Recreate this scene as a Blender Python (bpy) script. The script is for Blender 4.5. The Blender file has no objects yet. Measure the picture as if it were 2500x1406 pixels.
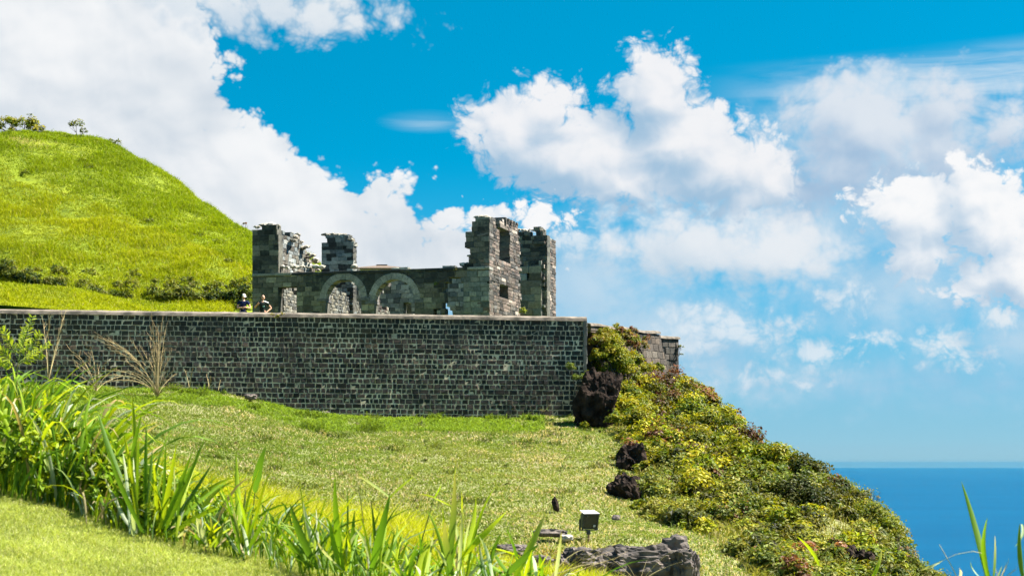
import bpy, bmesh, math, random
import numpy as np
from mathutils import Vector, Matrix, noise as mnoise

# ------------------------------------------------------------------ camera, world, sun, exposure
SC = bpy.context.scene
COL = SC.collection
F, CX, EY = 4400.0, 1250.0, 1130.0          # focal length in photo pixels, image centre, eye level row
cam_d = bpy.data.cameras.new('camera')
cam = bpy.data.objects.new('camera', cam_d); COL.objects.link(cam)
cam.location = (0, 0, 0); cam.rotation_euler = (math.radians(90), 0, 0)
cam_d.sensor_width = 36.0; cam_d.lens = F / 2500 * 36
cam_d.shift_y = (EY - 703) / 2500
cam_d.clip_start = 0.1; cam_d.clip_end = 400000
cam_d.dof.use_dof = True; cam_d.dof.focus_distance = 70; cam_d.dof.aperture_fstop = 9
SC.camera = cam

SUN_AZ, SUN_EL = math.radians(88), math.radians(54)     # azimuth from +Y (view direction) towards +X
sun_dir = Vector((math.sin(SUN_AZ) * math.cos(SUN_EL), math.cos(SUN_AZ) * math.cos(SUN_EL), math.sin(SUN_EL)))
sun_d = bpy.data.lights.new('sun', 'SUN'); sun_d.energy = 5.0; sun_d.angle = math.radians(0.53); sun_d.color = (1.0, 0.955, 0.87)
sun = bpy.data.objects.new('sun', sun_d); COL.objects.link(sun)
sun.rotation_euler = sun_dir.to_track_quat('Z', 'Y').to_euler()
SC.view_settings.view_transform = 'Standard'; SC.view_settings.look = 'None'
SC.view_settings.gamma = 1.0; EXPO = 1.9; SC.view_settings.exposure = EXPO; GAIN = 2 ** EXPO
SC.view_settings.use_curve_mapping = False

class NT:
    """small helper to write node trees as expressions"""
    def __init__(s, tree): s.t = tree
    def n(s, typ, **kw):
        nd = s.t.nodes.new(typ)
        for k, v in kw.items(): setattr(nd, k, v)
        return nd
    def put(s, sock, v):
        if isinstance(v, bpy.types.NodeSocket): s.t.links.new(v, sock)
        elif v is not None: sock.default_value = v
    def m(s, op, a, b=None, c=None, clamp=False):
        nd = s.n('ShaderNodeMath', operation=op, use_clamp=clamp)
        for i, v in enumerate((a, b, c)):
            if v is not None: s.put(nd.inputs[i], v)
        return nd.outputs[0]
    def v(s, op, a, b=None, c=None, out=0):
        nd = s.n('ShaderNodeVectorMath', operation=op)
        for i, v in enumerate((a, b, c)):
            if v is not None: s.put(nd.inputs[i], v)
        return nd.outputs[out]
    def noise(s, vec, scale, detail=4, rough=0.5, dist=0.0, dim='3D', lac=2.0):
        nd = s.n('ShaderNodeTexNoise', noise_dimensions=dim)
        s.put(nd.inputs['Vector'], vec); nd.inputs['Scale'].default_value = scale
        nd.inputs['Detail'].default_value = detail; nd.inputs['Roughness'].default_value = rough
        nd.inputs['Distortion'].default_value = dist; nd.inputs['Lacunarity'].default_value = lac
        return nd.outputs[0], nd.outputs[1]
    def step(s, x, lo, hi, smooth=True, to=(0.0, 1.0)):
        nd = s.n('ShaderNodeMapRange', interpolation_type='SMOOTHSTEP' if smooth else 'LINEAR', clamp=True) if smooth else s.n('ShaderNodeMapRange', clamp=True)
        s.put(nd.inputs[0], x); s.put(nd.inputs[1], lo); s.put(nd.inputs[2], hi)
        nd.inputs[3].default_value = to[0]; nd.inputs[4].default_value = to[1]
        return nd.outputs[0]
    def mix(s, f, a, b, mode='MIX'):
        nd = s.n('ShaderNodeMix', data_type='RGBA', blend_type=mode)
        s.put(nd.inputs[0], f)
        for sock, v in ((nd.inputs[6], a), (nd.inputs[7], b)):
            if isinstance(v, tuple) and len(v) == 3: v = (*v, 1)
            s.put(sock, v)
        return nd.outputs[2]

world = bpy.data.worlds.new('World'); SC.world = world; world.use_nodes = True
wt = world.node_tree; wt.nodes.clear(); W = NT(wt)
SKY = 0.05
def sky_uv(px, py):
    az = math.atan((px - CX) / F); el = math.atan((EY - py) / F * math.cos(az))
    return az * 44, el * 44                      # units of about 100 photo pixels
gen = W.n('ShaderNodeTexCoord').outputs['Generated']
sep = W.n('ShaderNodeSeparateXYZ'); W.put(sep.inputs[0], gen)
az = W.m('MULTIPLY', W.m('ARCTAN2', sep.outputs[0], sep.outputs[1]), 44.0)
el = W.m('MULTIPLY', W.m('ARCSINE', sep.outputs[2]), 44.0)
cmb = W.n('ShaderNodeCombineXYZ'); W.put(cmb.inputs[0], az); W.put(cmb.inputs[1], el)
UV = cmb.outputs[0]

# clear sky: Nishita, looked up higher in the dome (thin dry air), more saturated
zs = W.m('ADD', W.m('MULTIPLY', W.m('MAXIMUM', sep.outputs[2], 0.0), 2.6), 0.035)
cv = W.n('ShaderNodeCombineXYZ'); W.put(cv.inputs[0], sep.outputs[0]); W.put(cv.inputs[1], sep.outputs[1]); W.put(cv.inputs[2], zs)
sky = W.n('ShaderNodeTexSky', sky_type='NISHITA'); sky.sun_disc = False
sky.sun_elevation = SUN_EL; sky.sun_rotation = SUN_AZ
sky.altitude = 250; sky.air_density = 1.0; sky.dust_density = 0.6; sky.ozone_density = 3.0
W.put(sky.inputs[0], W.v('NORMALIZE', cv.outputs[0]))
hs = W.n('ShaderNodeHueSaturation'); hs.inputs['Hue'].default_value = 0.466; hs.inputs['Saturation'].default_value = 1.6; hs.inputs['Value'].default_value = 1.0
W.put(hs.inputs['Color'], sky.outputs[0])
SKYC = W.mix(W.step(el, 7.5, 0.5, to=(0.0, .85)), hs.outputs[0], (.24 / SKY / GAIN, .50 / SKY / GAIN, .68 / SKY / GAIN))   # moist air low over the sea

# one shared set of cloud textures
def cloud_tex(nscale, seed):
    off = W.v('MULTIPLY', W.v('ADD', UV, (seed, seed * 1.7, 0)), (1, 1.15, 1))
    w1 = W.noise(off, nscale * 0.8, 2, .5, dim='2D')[1]
    warped = W.v('ADD', off, W.v('MULTIPLY', W.v('SUBTRACT', w1, (.5, .5, .5)), (.55, .55, 0)))
    fb = W.noise(warped, nscale, 7, .52, dim='2D')[0]
    vor = W.n('ShaderNodeTexVoronoi', feature='F1', voronoi_dimensions='2D')
    vor.inputs['Scale'].default_value = nscale * 1.7; vor.inputs['Detail'].default_value = 3
    vor.inputs['Roughness'].default_value = .58
    W.put(vor.inputs['Vector'], warped)
    puff = W.m('MULTIPLY_ADD', W.m('SUBTRACT', 0.42, vor.outputs['Distance']), 1.0, W.m('SUBTRACT', fb, .5))
    n2 = W.noise(W.v('ADD', warped, (-.11, -.20, 0)), nscale, 4, .5, dim='2D')[0]
    n1 = W.noise(warped, nscale, 4, .5, dim='2D')[0]
    big = W.m('SUBTRACT', W.noise(warped, nscale * .5, 2, .5, dim='2D')[0], .5)
    return puff, W.m('SUBTRACT', n1, n2), big
TEXA = cloud_tex(.70, 4.0)
TEXB = cloud_tex(1.15, 9.0)
def field(blobs, p, sm=.25):
    acc = None
    for (x, y, rx, ry) in blobs:
        u, v = sky_uv(x, y); rx, ry = rx / 100, ry / 100; rm = min(rx, ry)
        q = W.v('MULTIPLY_ADD', p, (1 / rx, 1 / ry, 0), (-u / rx, -v / ry, 0))
        d = W.m('MULTIPLY_ADD', W.v('LENGTH', q, out=1), -rm, rm)
        acc = d if acc is None else W.m('SMOOTH_MAX', acc, d, sm)
    return acc

# cumulus groups, each an (x, y, rx, ry) ellipse in photo pixels turned into sky angles
LEFT = [(60, 200, 500, 420), (300, 330, 300, 260), (395, 240, 190, 190), (490, 180, 100, 105), (570, 380, 160, 120), (650, 450, 180, 130), (360, 40, 200, 120),
        (500, 560, 300, 200), (760, 490, 190, 110), (940, 500, 150, 95), (830, 610, 360, 150), (1130, 530, 100, 65), (1080, 640, 280, 110)]
TOP = [(690, 30, 290, 75), (560, -10, 250, 80), (860, 45, 130, 45)]
MID = [(1605, 240, 110, 135), (1590, 170, 62, 58), (1540, 230, 62, 62), (1330, 270, 115, 85), (1260, 325, 125, 110), (1165, 305, 55, 58), (1400, 375, 240, 120),
       (1660, 350, 175, 125), (1770, 405, 165, 115), (1890, 440, 75, 80), (1560, 430, 260, 85), (1810, 480, 130, 55)]
SMALL = [(1290, 530, 85, 48), (1380, 535, 40, 28), (1230, 520, 45, 30)]
GREY = [(2130, 300, 200, 130), (2310, 265, 90, 95), (2060, 390, 220, 110), (2280, 360, 160, 95), (2460, 310, 80, 65), (2050, 240, 48, 42), (1960, 470, 150, 70)]
LOWM = [(1700, 595, 230, 85), (1880, 605, 190, 85), (1590, 590, 120, 50), (1910, 645, 110, 45)]
RIGHT = [(2350, 425, 60, 60), (2380, 480, 120, 90), (2250, 510, 160, 95), (2150, 510, 95, 55), (2440, 545, 160, 100), (2240, 600, 85, 105), (2490, 650, 100, 120), (2400, 690, 110, 60)]
LOWR = [(2310, 835, 75, 35), (2345, 865, 70, 28), (2440, 775, 45, 38), (2150, 830, 55, 22), (2370, 885, 50, 14)]
LOWC = [(1720, 780, 95, 40), (1790, 815, 100, 35), (1940, 800, 55, 30), (1980, 860, 75, 40), (1690, 850, 120, 40), (2060, 725, 60, 30), (1850, 925, 130, 28), (1400, 590, 80, 40)]
HAZ = [(1350, 700, 330, 130), (1950, 540, 420, 130), (2200, 690, 280, 110), (2050, 930, 420, 26), (2480, 930, 160, 14), (1600, 830, 280, 120), (2150, 380, 330, 160), (2480, 830, 100, 70)]
upn = Vector((0.45, 0.9, 0)).normalized()
UP = W.v('ADD', UV, tuple(upn * 0.8))
def cloud(base, blobs, tex, amp, lit, shade, a0, a1, opac=1.0, form=0.5, rel=1.2, big=1.0, bias=.52):
    puff, r, bg_ = tex
    here = field(blobs, UV)
    alpha = W.m('MULTIPLY', W.step(W.m('MULTIPLY_ADD', puff, amp, here), a0, a1), opac)
    L = W.m('MULTIPLY_ADD', r, rel, W.m('MULTIPLY_ADD', bg_, big, bias))
    if form:                                     # lit from above right: the field falls off towards the light on lit flanks
        L = W.m('MULTIPLY_ADD', W.m('SUBTRACT', here, field(blobs, UP)), form, L)
    return W.mix(alpha, base, W.mix(W.step(L, -.35, 1.05), shade, lit))
K = 1.0 / SKY / GAIN
def cc(r, g, b): return (r * K, g * K, b * K)
base = SKYC
# thin high streaks
st = W.v('MULTIPLY', UV, (0.16, 1.35, 1)); stn = W.noise(W.v('ADD', st, (3.1, 7.7, 0)), 1.6, 6, .55, .4)[0]
uC, vC = sky_uv(2250, 205)
dv = W.m('ABSOLUTE', W.m('SUBTRACT', W.m('SUBTRACT', el, vC), W.m('MULTIPLY', W.m('SUBTRACT', az, uC), 0.055)))
band = W.m('MULTIPLY', W.step(dv, .95, .1), W.step(az, sky_uv(1650, 0)[0], sky_uv(2150, 0)[0]))
base = W.mix(W.m('MULTIPLY', W.m('MULTIPLY', W.step(stn, .30, .62), band), .8), base, cc(.62, .76, .88))
uC2, vC2 = sky_uv(1040, 297)
dv2 = W.v('LENGTH', W.v('MULTIPLY', W.v('SUBTRACT', UV, (uC2, vC2, 0)), (1 / 1.3, 1 / .32, 0)), out=1)
base = W.mix(W.m('MULTIPLY', W.step(dv2, 1.0, .1), W.step(stn, .35, .75, to=(.1, .55))), base, cc(.6, .76, .88))
WHITE = cc(.92, .935, .95)
base = cloud(base, HAZ, TEXA, .5, cc(.58, .73, .85), cc(.25, .53, .77), -1.0, .7, .85, 0, .8, 1.9)
base = cloud(base, GREY, TEXA, .75, cc(.74, .80, .87), cc(.36, .52, .71), -.65, .35, .95, .7, 1.1, 1.3, .30)
base = cloud(base, LOWC, TEXB, .55, cc(.74, .83, .9), cc(.42, .61, .77), -.45, .2, .9, .6, 1.2, 1.0, .42)
base = cloud(base, LOWM, TEXA, .6, cc(.82, .86, .90), cc(.46, .62, .76), -.6, .3, .95, .8, .9, 1.0, .36)
base = cloud(base, LEFT, TEXA, .75, WHITE, cc(.56, .65, .74), -.2, .1, 1.0, .25, .9, 1.6, .40)
base = cloud(base, TOP, TEXA, .6, cc(.80, .85, .89), cc(.54, .66, .78), -.4, .25, 1.0, .4, 1.2, 1.2, .42)
base = cloud(base, MID, TEXB, .5, cc(.89, .90, .925), cc(.36, .54, .72), -.34, .12, 1.0, .85, .9, 1.1, .32)
base = cloud(base, SMALL + RIGHT, TEXB, .5, cc(.95, .955, .965), cc(.44, .60, .76), -.24, .06, 1.0, .85, 1.0, 1.0, .38)
base = cloud(base, LOWR, TEXB, .42, cc(.78, .85, .9), cc(.46, .62, .77), -.3, .2, .9, .6)
# the same broken cumulus goes on around the rest of the dome
side = W.m('MAXIMUM', W.step(W.m('ABSOLUTE', az), 13.5, 17.5), W.step(el, 11.8, 15))
gv = W.v('MULTIPLY', gen, (1, 1, 1.6)); g1 = W.noise(gv, 3.2, 5, .55, .3)[0]
ga = W.m('MULTIPLY', W.m('MULTIPLY', W.step(g1, .52, .60), side), W.step(sep.outputs[2], .0, .06))
g2 = W.noise(W.v('ADD', gv, (0, 0, .04)), 3.2, 4, .55, .3)[0]
base = W.mix(ga, base, W.mix(W.step(W.m('SUBTRACT', g1, g2), -.04, .06), cc(.5, .62, .75), WHITE))
bg = W.n('ShaderNodeBackground'); W.put(bg.inputs[0], base); bg.inputs[1].default_value = SKY
wo = W.n('ShaderNodeOutputWorld'); wt.links.new(bg.outputs[0], wo.inputs[0])
world.cycles.sampling_method = 'MANUAL'; world.cycles.sample_map_resolution = 512

cy = SC.cycles
cy.use_adaptive_sampling = True; cy.adaptive_threshold = 0.02; cy.adaptive_min_samples = 16
cy.max_bounces = 5; cy.diffuse_bounces = 3; cy.glossy_bounces = 2; cy.transmission_bounces = 4; cy.volume_bounces = 0; cy.transparent_max_bounces = 6
cy.sample_clamp_indirect = 4.0
SC.render.film_transparent = False

# ------------------------------------------------------------------ helpers
rng = np.random.default_rng(7)
R = random.Random(11)
def P(px, py, Y):
    """the point at depth Y that the photograph shows at pixel px, py"""
    return np.array(((px - CX) * Y / F, Y, (EY - py) * Y / F))
def V(p): return Vector((float(p[0]), float(p[1]), float(p[2])))
def tag(o, label=None, cat=None, group=None, kind=None):
    if label: o['label'] = label
    if cat: o['category'] = cat
    if group: o['group'] = group
    if kind: o['kind'] = kind
    return o
def empty(name, loc):
    o = bpy.data.objects.new(name, None); COL.objects.link(o); o.location = tuple(float(c) for c in loc); o.empty_display_size = .3
    return o
def link(name, me, mat=None, parent=None, loc=None, smooth=False):
    if mat and not me.materials: me.materials.append(mat)
    o = bpy.data.objects.new(name, me); COL.objects.link(o)
    if loc is not None: o.location = tuple(float(c) for c in loc)
    if parent is not None:
        o.parent = parent
        pm = Matrix.Translation(parent.location)
        if parent.parent is not None: pm = Matrix.Translation(parent.parent.location) @ pm
        o.location = pm.inverted() @ o.location
    if smooth: me.shade_smooth()
    return o
def npmesh(name, verts, faces, cols=None, smooth=False):
    """verts (N,3); faces (M,k) with one k, or a list of such arrays; cols (N,3)"""
    if not isinstance(faces, list): faces = [faces]
    me = bpy.data.meshes.new(name)
    verts = np.asarray(verts, dtype=np.float32)
    nl = sum(f.size for f in faces); nf = sum(len(f) for f in faces)
    me.vertices.add(len(verts)); me.vertices.foreach_set('co', verts.ravel())
    me.loops.add(nl); me.loops.foreach_set('vertex_index', np.concatenate([f.ravel() for f in faces]).astype(np.int32))
    me.polygons.add(nf)
    tot = np.concatenate([np.full(len(f), f.shape[1]) for f in faces]).astype(np.int32)
    me.polygons.foreach_set('loop_start', np.concatenate([[0], np.cumsum(tot)[:-1]]).astype(np.int32))
    me.update(calc_edges=True)
    if cols is not None:
        at = me.color_attributes.new('Col', 'FLOAT_COLOR', 'POINT')
        c4 = np.ones((len(verts), 4), dtype=np.float32); c4[:, :3] = cols
        at.data.foreach_set('color', c4.ravel())
    me.shade_smooth() if smooth else me.shade_flat()
    me.validate()
    return me
def tps(pts):
    """thin plate spline height z(x, y) through control points"""
    pts = np.array(pts, dtype=float); n = len(pts); s = 10.0
    xy = pts[:, :2] / s
    def phi(r2): return np.where(r2 > 1e-12, r2 * np.log(np.maximum(r2, 1e-12)), 0) * .5
    A = np.zeros((n + 3, n + 3)); A[:n, :n] = phi(((xy[:, None] - xy[None]) ** 2).sum(-1)) + np.eye(n) * .02
    A[:n, n] = 1; A[:n, n + 1:] = xy; A[n, :n] = 1; A[n + 1:, :n] = xy.T
    w = np.linalg.solve(A, np.concatenate([pts[:, 2], np.zeros(3)]))
    def f(x, y):
        x = np.asarray(x, float) / s; y = np.asarray(y, float) / s
        sh = x.shape; q = np.stack([x.ravel(), y.ravel()], -1); out = np.empty(len(q))
        for i in range(0, len(q), 20000):
            k = q[i:i + 20000]
            out[i:i + 20000] = phi(((k[:, None] - xy[None]) ** 2).sum(-1)) @ w[:n] + w[n] + k @ w[n + 1:]
        return out.reshape(sh)
    return f
def vnoise(x, y, freq, seed=0, octaves=3):
    """cheap smooth value noise on arrays, range about -1..1"""
    out = np.zeros(np.shape(x)); amp = 1.0; tot = 0
    for o in range(octaves):
        fx = np.asarray(x) * freq + seed * 13.7 + o * 5.1; fy = np.asarray(y) * freq + seed * 7.3 + o * 9.7
        ix = np.floor(fx); iy = np.floor(fy); tx = fx - ix; ty = fy - iy
        tx = tx * tx * (3 - 2 * tx); ty = ty * ty * (3 - 2 * ty)
        def h(a, b):
            v = np.sin(a * 127.1 + b * 311.7 + seed * 3.3) * 43758.5453
            return (v - np.floor(v)) * 2 - 1
        out += amp * ((h(ix, iy) * (1 - tx) + h(ix + 1, iy) * tx) * (1 - ty) + (h(ix, iy + 1) * (1 - tx) + h(ix + 1, iy + 1) * tx) * ty)
        tot += amp; amp *= .5; freq *= 2.03
    return out / tot
def proj(p):
    p = np.asarray(p); y = np.maximum(p[..., 1], .1)
    return CX + p[..., 0] * F / y, EY - p[..., 2] * F / y
def sheet(name, f, x0, x1, nx, y0, y1, ny):
    gx, gy = np.meshgrid(np.linspace(x0, x1, nx), np.linspace(y0, y1, ny))
    z = f(gx, gy)
    v = np.stack([gx, gy, z], -1).reshape(-1, 3)
    i = np.arange(nx * ny).reshape(ny, nx)
    q = np.stack([i[:-1, :-1], i[:-1, 1:], i[1:, 1:], i[1:, :-1]], -1).reshape(-1, 4)
    return npmesh(name, v, q, smooth=True)
def inpoly(px, py, poly):
    px = np.asarray(px); py = np.asarray(py); c = np.zeros(px.shape, bool); n = len(poly)
    for i in range(n):
        x1, y1 = poly[i]; x2, y2 = poly[i - 1]
        hit = ((y1 > py) != (y2 > py)) & (px < (x2 - x1) * (py - y1) / (y2 - y1 + 1e-9) + x1)
        c ^= hit
    return c

# ------------------------------------------------------------------ materials
def material(name):
    m = bpy.data.materials.new(name); m.use_nodes = True; m.node_tree.nodes.clear(); return m, NT(m.node_tree)
def finish(m, t, shader): 
    o = t.n('ShaderNodeOutputMaterial'); m.node_tree.links.new(shader, o.inputs[0]); return m
def principled(t, col, rough=.8, spec=.3, bump=None, bstr=.3, bdist=.02):
    b = t.n('ShaderNodeBsdfPrincipled')
    if isinstance(col, tuple): col = (*col, 1)
    t.put(b.inputs['Base Color'], col); t.put(b.inputs['Roughness'], rough); b.inputs['Specular IOR Level'].default_value = spec
    if bump is not None:
        bn = t.n('ShaderNodeBump'); bn.inputs['Strength'].default_value = bstr; bn.inputs['Distance'].default_value = bdist
        t.put(bn.inputs['Height'], bump); m_ = bn.outputs[0]; t.t.links.new(m_, b.inputs['Normal'])
    return b
def attr_col(t, name='Col'):
    a = t.n('ShaderNodeAttribute'); a.attribute_name = name; return a.outputs['Color']
def leaf_mat(name, trans=.4, rough=.55, spec=.25, tint=(1.15, 1.1, .5)):
    m, t = material(name); c = attr_col(t)
    b = principled(t, c, rough, spec)
    tr = t.n('ShaderNodeBsdfTranslucent'); t.put(tr.inputs[0], t.mix(1.0, c, tint, 'MULTIPLY'))
    mx = t.n('ShaderNodeMixShader'); mx.inputs[0].default_value = trans
    t.t.links.new(b.outputs[0], mx.inputs[1]); t.t.links.new(tr.outputs[0], mx.inputs[2])
    return finish(m, t, mx.outputs[0])
def flat_mat(name, col, rough=.7, spec=.3, var=.25, scale=8, bump=.3, bdist=.01, col2=None):
    m, t = material(name); g = t.n('ShaderNodeTexCoord').outputs['Object']
    nf = t.noise(g, scale, 5, .6)[0]
    c2 = col2 or tuple(c * (1 - var) for c in col); c1 = tuple(min(1, c * (1 + var)) for c in col)
    b = principled(t, t.mix(t.step(nf, .3, .7), c2, c1), rough, spec, nf, bump, bdist)
    return finish(m, t, b.outputs[0])
def stone_mat(name, rough=.9, fine=9.0, lichen=(.16, .15, .10), lich=.35, bump=.6):
    """per-stone colour from the mesh, with grain, pits and lichen patches"""
    m, t = material(name); c = attr_col(t); g = t.n('ShaderNodeTexCoord').outputs['Object']
    gp = t.n('ShaderNodeNewGeometry').outputs['Position']
    n1 = t.noise(gp, fine, 6, .65)[0]; n2 = t.noise(gp, 1.1, 4, .6)[0]; n3 = t.noise(gp, 3.3, 5, .6, .3)[0]
    c = t.mix(t.step(n1, .25, .75, to=(0.0, 1.0)), t.mix(1.0, c, (.62, .62, .62), 'MULTIPLY'), t.mix(1.0, c, (1.35, 1.33, 1.3), 'MULTIPLY'))
    c = t.mix(t.m('MULTIPLY', t.m('MULTIPLY', t.step(n2, .48, .66), t.step(n3, .4, .62)), lich), c, lichen)
    b = principled(t, c, rough, .25, n1, bump, .03)
    return finish(m, t, b.outputs[0])

M = {}
M['leaf'] = leaf_mat('leaf'); M['grass'] = leaf_mat('grass_blade', .45, .6, .12)
M['cane'] = leaf_mat('cane_blade', .42, .58, .22)
M['dry'] = leaf_mat('dry_stalk', .2, .7, .1, (1, .95, .8))
M['basalt'] = stone_mat('basalt_block', .88, 12, (.10, .095, .07), .35, .4)
M['ashlar'] = stone_mat('ruin_ashlar', .9, 8, (.20, .20, .15), .4, .4)
M['wing'] = stone_mat('wing_wall_block', .9, 8, (.13, .11, .08), .4, .4)
M['boulder'] = flat_mat('dark_volcanic_rock', (.030, .021, .016), .95, .05, .4, 2.2, 1.0, .18, (.007, .0055, .005))
M['ledge'] = flat_mat('weathered_ledge_rock', (.115, .095, .082), .95, .1, .35, 1.3, 1.0, .18, (.028, .027, .027))
M['pale_rock'] = flat_mat('pale_stone', (.34, .31, .27), .9, .2, .3, 4, .8, .04)

def mortar_mat(name, light, dark, scale=1.0):
    m, t = material(name); g = t.n('ShaderNodeNewGeometry').outputs['Position']
    n1 = t.noise(g, .55 * scale, 4, .6)[0]; n2 = t.noise(g, 7 * scale, 5, .6)[0]
    f = t.m('ADD', t.m('MULTIPLY', t.step(n1, .38, .66), .55), t.m('MULTIPLY', t.step(n2, .35, .65), .5), clamp=True)
    b = principled(t, t.mix(f, dark, light), .95, .1)
    return finish(m, t, b.outputs[0])
M['mortar'] = mortar_mat('pale_mortar', (.74, .60, .42), (.20, .165, .12))
M['ruin_mortar'] = mortar_mat('ruin_mortar', (.14, .135, .11), (.05, .05, .045))
M['wing_mortar'] = mortar_mat('wing_mortar', (.13, .11, .085), (.03, .027, .024))
M['coping'] = flat_mat('weathered_coping', (.17, .14, .11), .9, .2, .3, 2.2, .6, .03, (.075, .065, .052))

def ground_mat(name, a, b_, c, s1=.35, s2=3.0, dirt=None, dth=(.62, .74)):
    m, t = material(name); g = t.n('ShaderNodeNewGeometry').outputs['Position']
    n1 = t.noise(g, s1, 5, .6)[0]; n2 = t.noise(g, s2, 6, .65)[0]; n3 = t.noise(g, s1 * 2.4, 4, .6, .5)[0]
    col = t.mix(t.step(n1, .35, .65), a, b_); col = t.mix(t.step(n2, .42, .68), col, c)
    if dirt: col = t.mix(t.step(n3, *dth), col, dirt)
    b = principled(t, col, .95, .1, n2, .8, .08)
    return finish(m, t, b.outputs[0])
M['slope'] = ground_mat('dry_turf', (.13, .16, .045), (.19, .19, .075), (.22, .20, .11), .3, 4.0, (.24, .19, .12))
M['hill'] = ground_mat('hill_turf', (.13, .17, .012), (.19, .22, .015), (.07, .10, .012), .2, 1.5)
M['lawn'] = ground_mat('lawn_turf', (.17, .24, .05), (.22, .27, .07), (.12, .18, .035), 1.2, 14)
M['terr'] = ground_mat('terrace_turf', (.12, .17, .02), (.16, .20, .03), (.10, .12, .03), .3, 3)
M['scrub_soil'] = ground_mat('cliff_soil', (.05, .05, .02), (.07, .075, .02), (.03, .03, .015), .4, 3)
M['cliff'] = ground_mat('far_mountain_side', (.05, .08, .02), (.07, .10, .03), (.03, .05, .015), .02, .2)

# ------------------------------------------------------------------ sea and mountain side
sm, t = material('sea_water'); g = t.n('ShaderNodeNewGeometry').outputs['Position']
s1 = t.noise(t.v('MULTIPLY', g, (.25, 1, 1)), .0009, 7, .62)[0]; s2 = t.noise(g, .05, 5, .6)[0]
b = principled(t, t.mix(t.step(s1, .3, .7), (.0, .044, .104), (.0, .058, .126)), .5, .03, s2, .4, 1.0)
finish(sm, t, b.outputs[0])
S = 90000.0
me = npmesh('sea', np.array([(-S, -S, -240), (S, -S, -240), (S, S, -240), (-S, S, -240)]), np.array([[0, 1, 2, 3]]))
tag(link('sea', me, sm), kind='structure')
def mountain(x, y):
    d = np.sqrt((np.maximum(np.abs(x + 35) - 38, 0)) ** 2 + (np.maximum(np.abs(y - 45) - 70, 0)) ** 2)
    return -12 - d * .62 + vnoise(x, y, .02, 3) * np.minimum(d * .12, 12)
me = sheet('mountain_side', mountain, -480, 420, 91, -420, 520, 95)
tag(link('mountain_side', me, M['cliff']), kind='structure')

# ------------------------------------------------------------------ ground: lawn, slope under the wall, hill and terrace
def near_ground(x, y):
    x = np.asarray(x, float); y = np.asarray(y, float)
    xs = np.clip(x, -7, 6)
    z = -0.25 + 0.07 * (np.minimum(y, 10.2) - 10) - 0.23 * (xs + 2.84)
    z = z - 0.02 * np.maximum(y - 10.2, 0) - np.maximum(y - 16.5, 0) ** 1.5 * .28
    return z + vnoise(x, y, .5, 5) * .04
WALL_A, WALL_B = P(-170, 0, 77.6)[:2], P(1432, 0, 80.6)[:2]
slope_pts = []
def sp(px, py, Y): slope_pts.append(tuple(P(px, py, Y)))
for px, py in ((-170, 938), (0, 944), (200, 946), (400, 955), (560, 962), (630, 980), (700, 1000), (800, 1014), (1000, 1019), (1200, 1020), (1400, 1019)):
    Yw = 77.6 + (px + 170) / 1602 * 3.0
    sp(px, py, Yw - .1); q = P(px, py, Yw - .1); slope_pts.append((q[0], q[1] + 5, q[2] + .3))
for a in ((-150, 1010, 70), (100, 1010, 71), (350, 1010, 72.5), (150, 1120, 58), (500, 1060, 71), (700, 1090, 69), (900, 1100, 70), (1150, 1100, 71), (1350, 1080, 74),
          (600, 1200, 58), (850, 1230, 58), (1100, 1210, 61), (1300, 1200, 62), (1480, 1150, 67), (1300, 1300, 54), (1437, 1325, 50), (1100, 1330, 50), (1600, 1300, 55),
          (1760, 1350, 52), (1300, 1400, 45), (1000, 1450, 42), (700, 1350, 46), (1700, 1420, 47), (1900, 1440, 48),
          (1500, 930, 83.5), (1600, 1010, 80), (1700, 1110, 73), (1800, 1210, 66), (1900, 1300, 60), (2000, 1400, 55), (1560, 1080, 74), (1640, 1190, 66),
          (1680, 985, 88), (1765, 1025, 84), (1850, 1100, 78), (1940, 1145, 73), (2050, 1195, 68), (2115, 1270, 64), (2165, 1350, 60), (2235, 1425, 57)):
    sp(*a)
for a in ((1765, 1025, 84), (1940, 1145, 73), (2050, 1195, 68), (2165, 1350, 60), (2235, 1425, 57)):
    q = P(*a); slope_pts.append((q[0] + 5, q[1] + 1, q[2] - 6)); slope_pts.append((q[0] + 12, q[1] + 2, q[2] - 14))
slope_pts += [(-22, 24, -3.6), (-8, 24, -4.4), (2, 24, -4.6), (10, 24, -6), (20, 30, -14), (-22, 50, -1), (9, 92, 3.5), (14, 96, -2), (20, 90, -12), (24, 60, -18)]
slope_f0 = tps(slope_pts)
def slope_f(x, y): return slope_f0(x, y) + vnoise(x, y, .35, 2) * .16 + vnoise(x, y, 1.3, 9) * .06
hill_pts = []
def hp(px, py, Y): hill_pts.append(tuple(P(px, py, Y)))
for a in ((-350, 690, 104), (-200, 690, 102), (0, 690, 100), (200, 722, 98), (400, 748, 96), (520, 758, 96), (620, 700, 103),
          (-350, 320, 132), (-150, 318, 132), (0, 328, 131), (100, 325, 130), (215, 345, 130), (300, 376, 128), (350, 410, 126), (400, 452, 124), (500, 520, 120), (600, 568, 117), (700, 612, 115), (775, 650, 113),
          (0, 500, 114), (-200, 500, 114), (200, 500, 116), (400, 600, 109), (550, 680, 103), (300, 620, 107), (100, 610, 105), (480, 560, 114)):
    hp(*a)
for a in ((-350, 320, 132), (-100, 318, 132), (215, 345, 130), (400, 452, 124), (600, 568, 117), (775, 650, 113)):
    q = P(*a); hill_pts.append((q[0] + 3, q[1] + 14, q[2] - 4)); hill_pts.append((q[0] + 6, q[1] + 40, q[2] - 22))
TZ = 5.95
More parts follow.
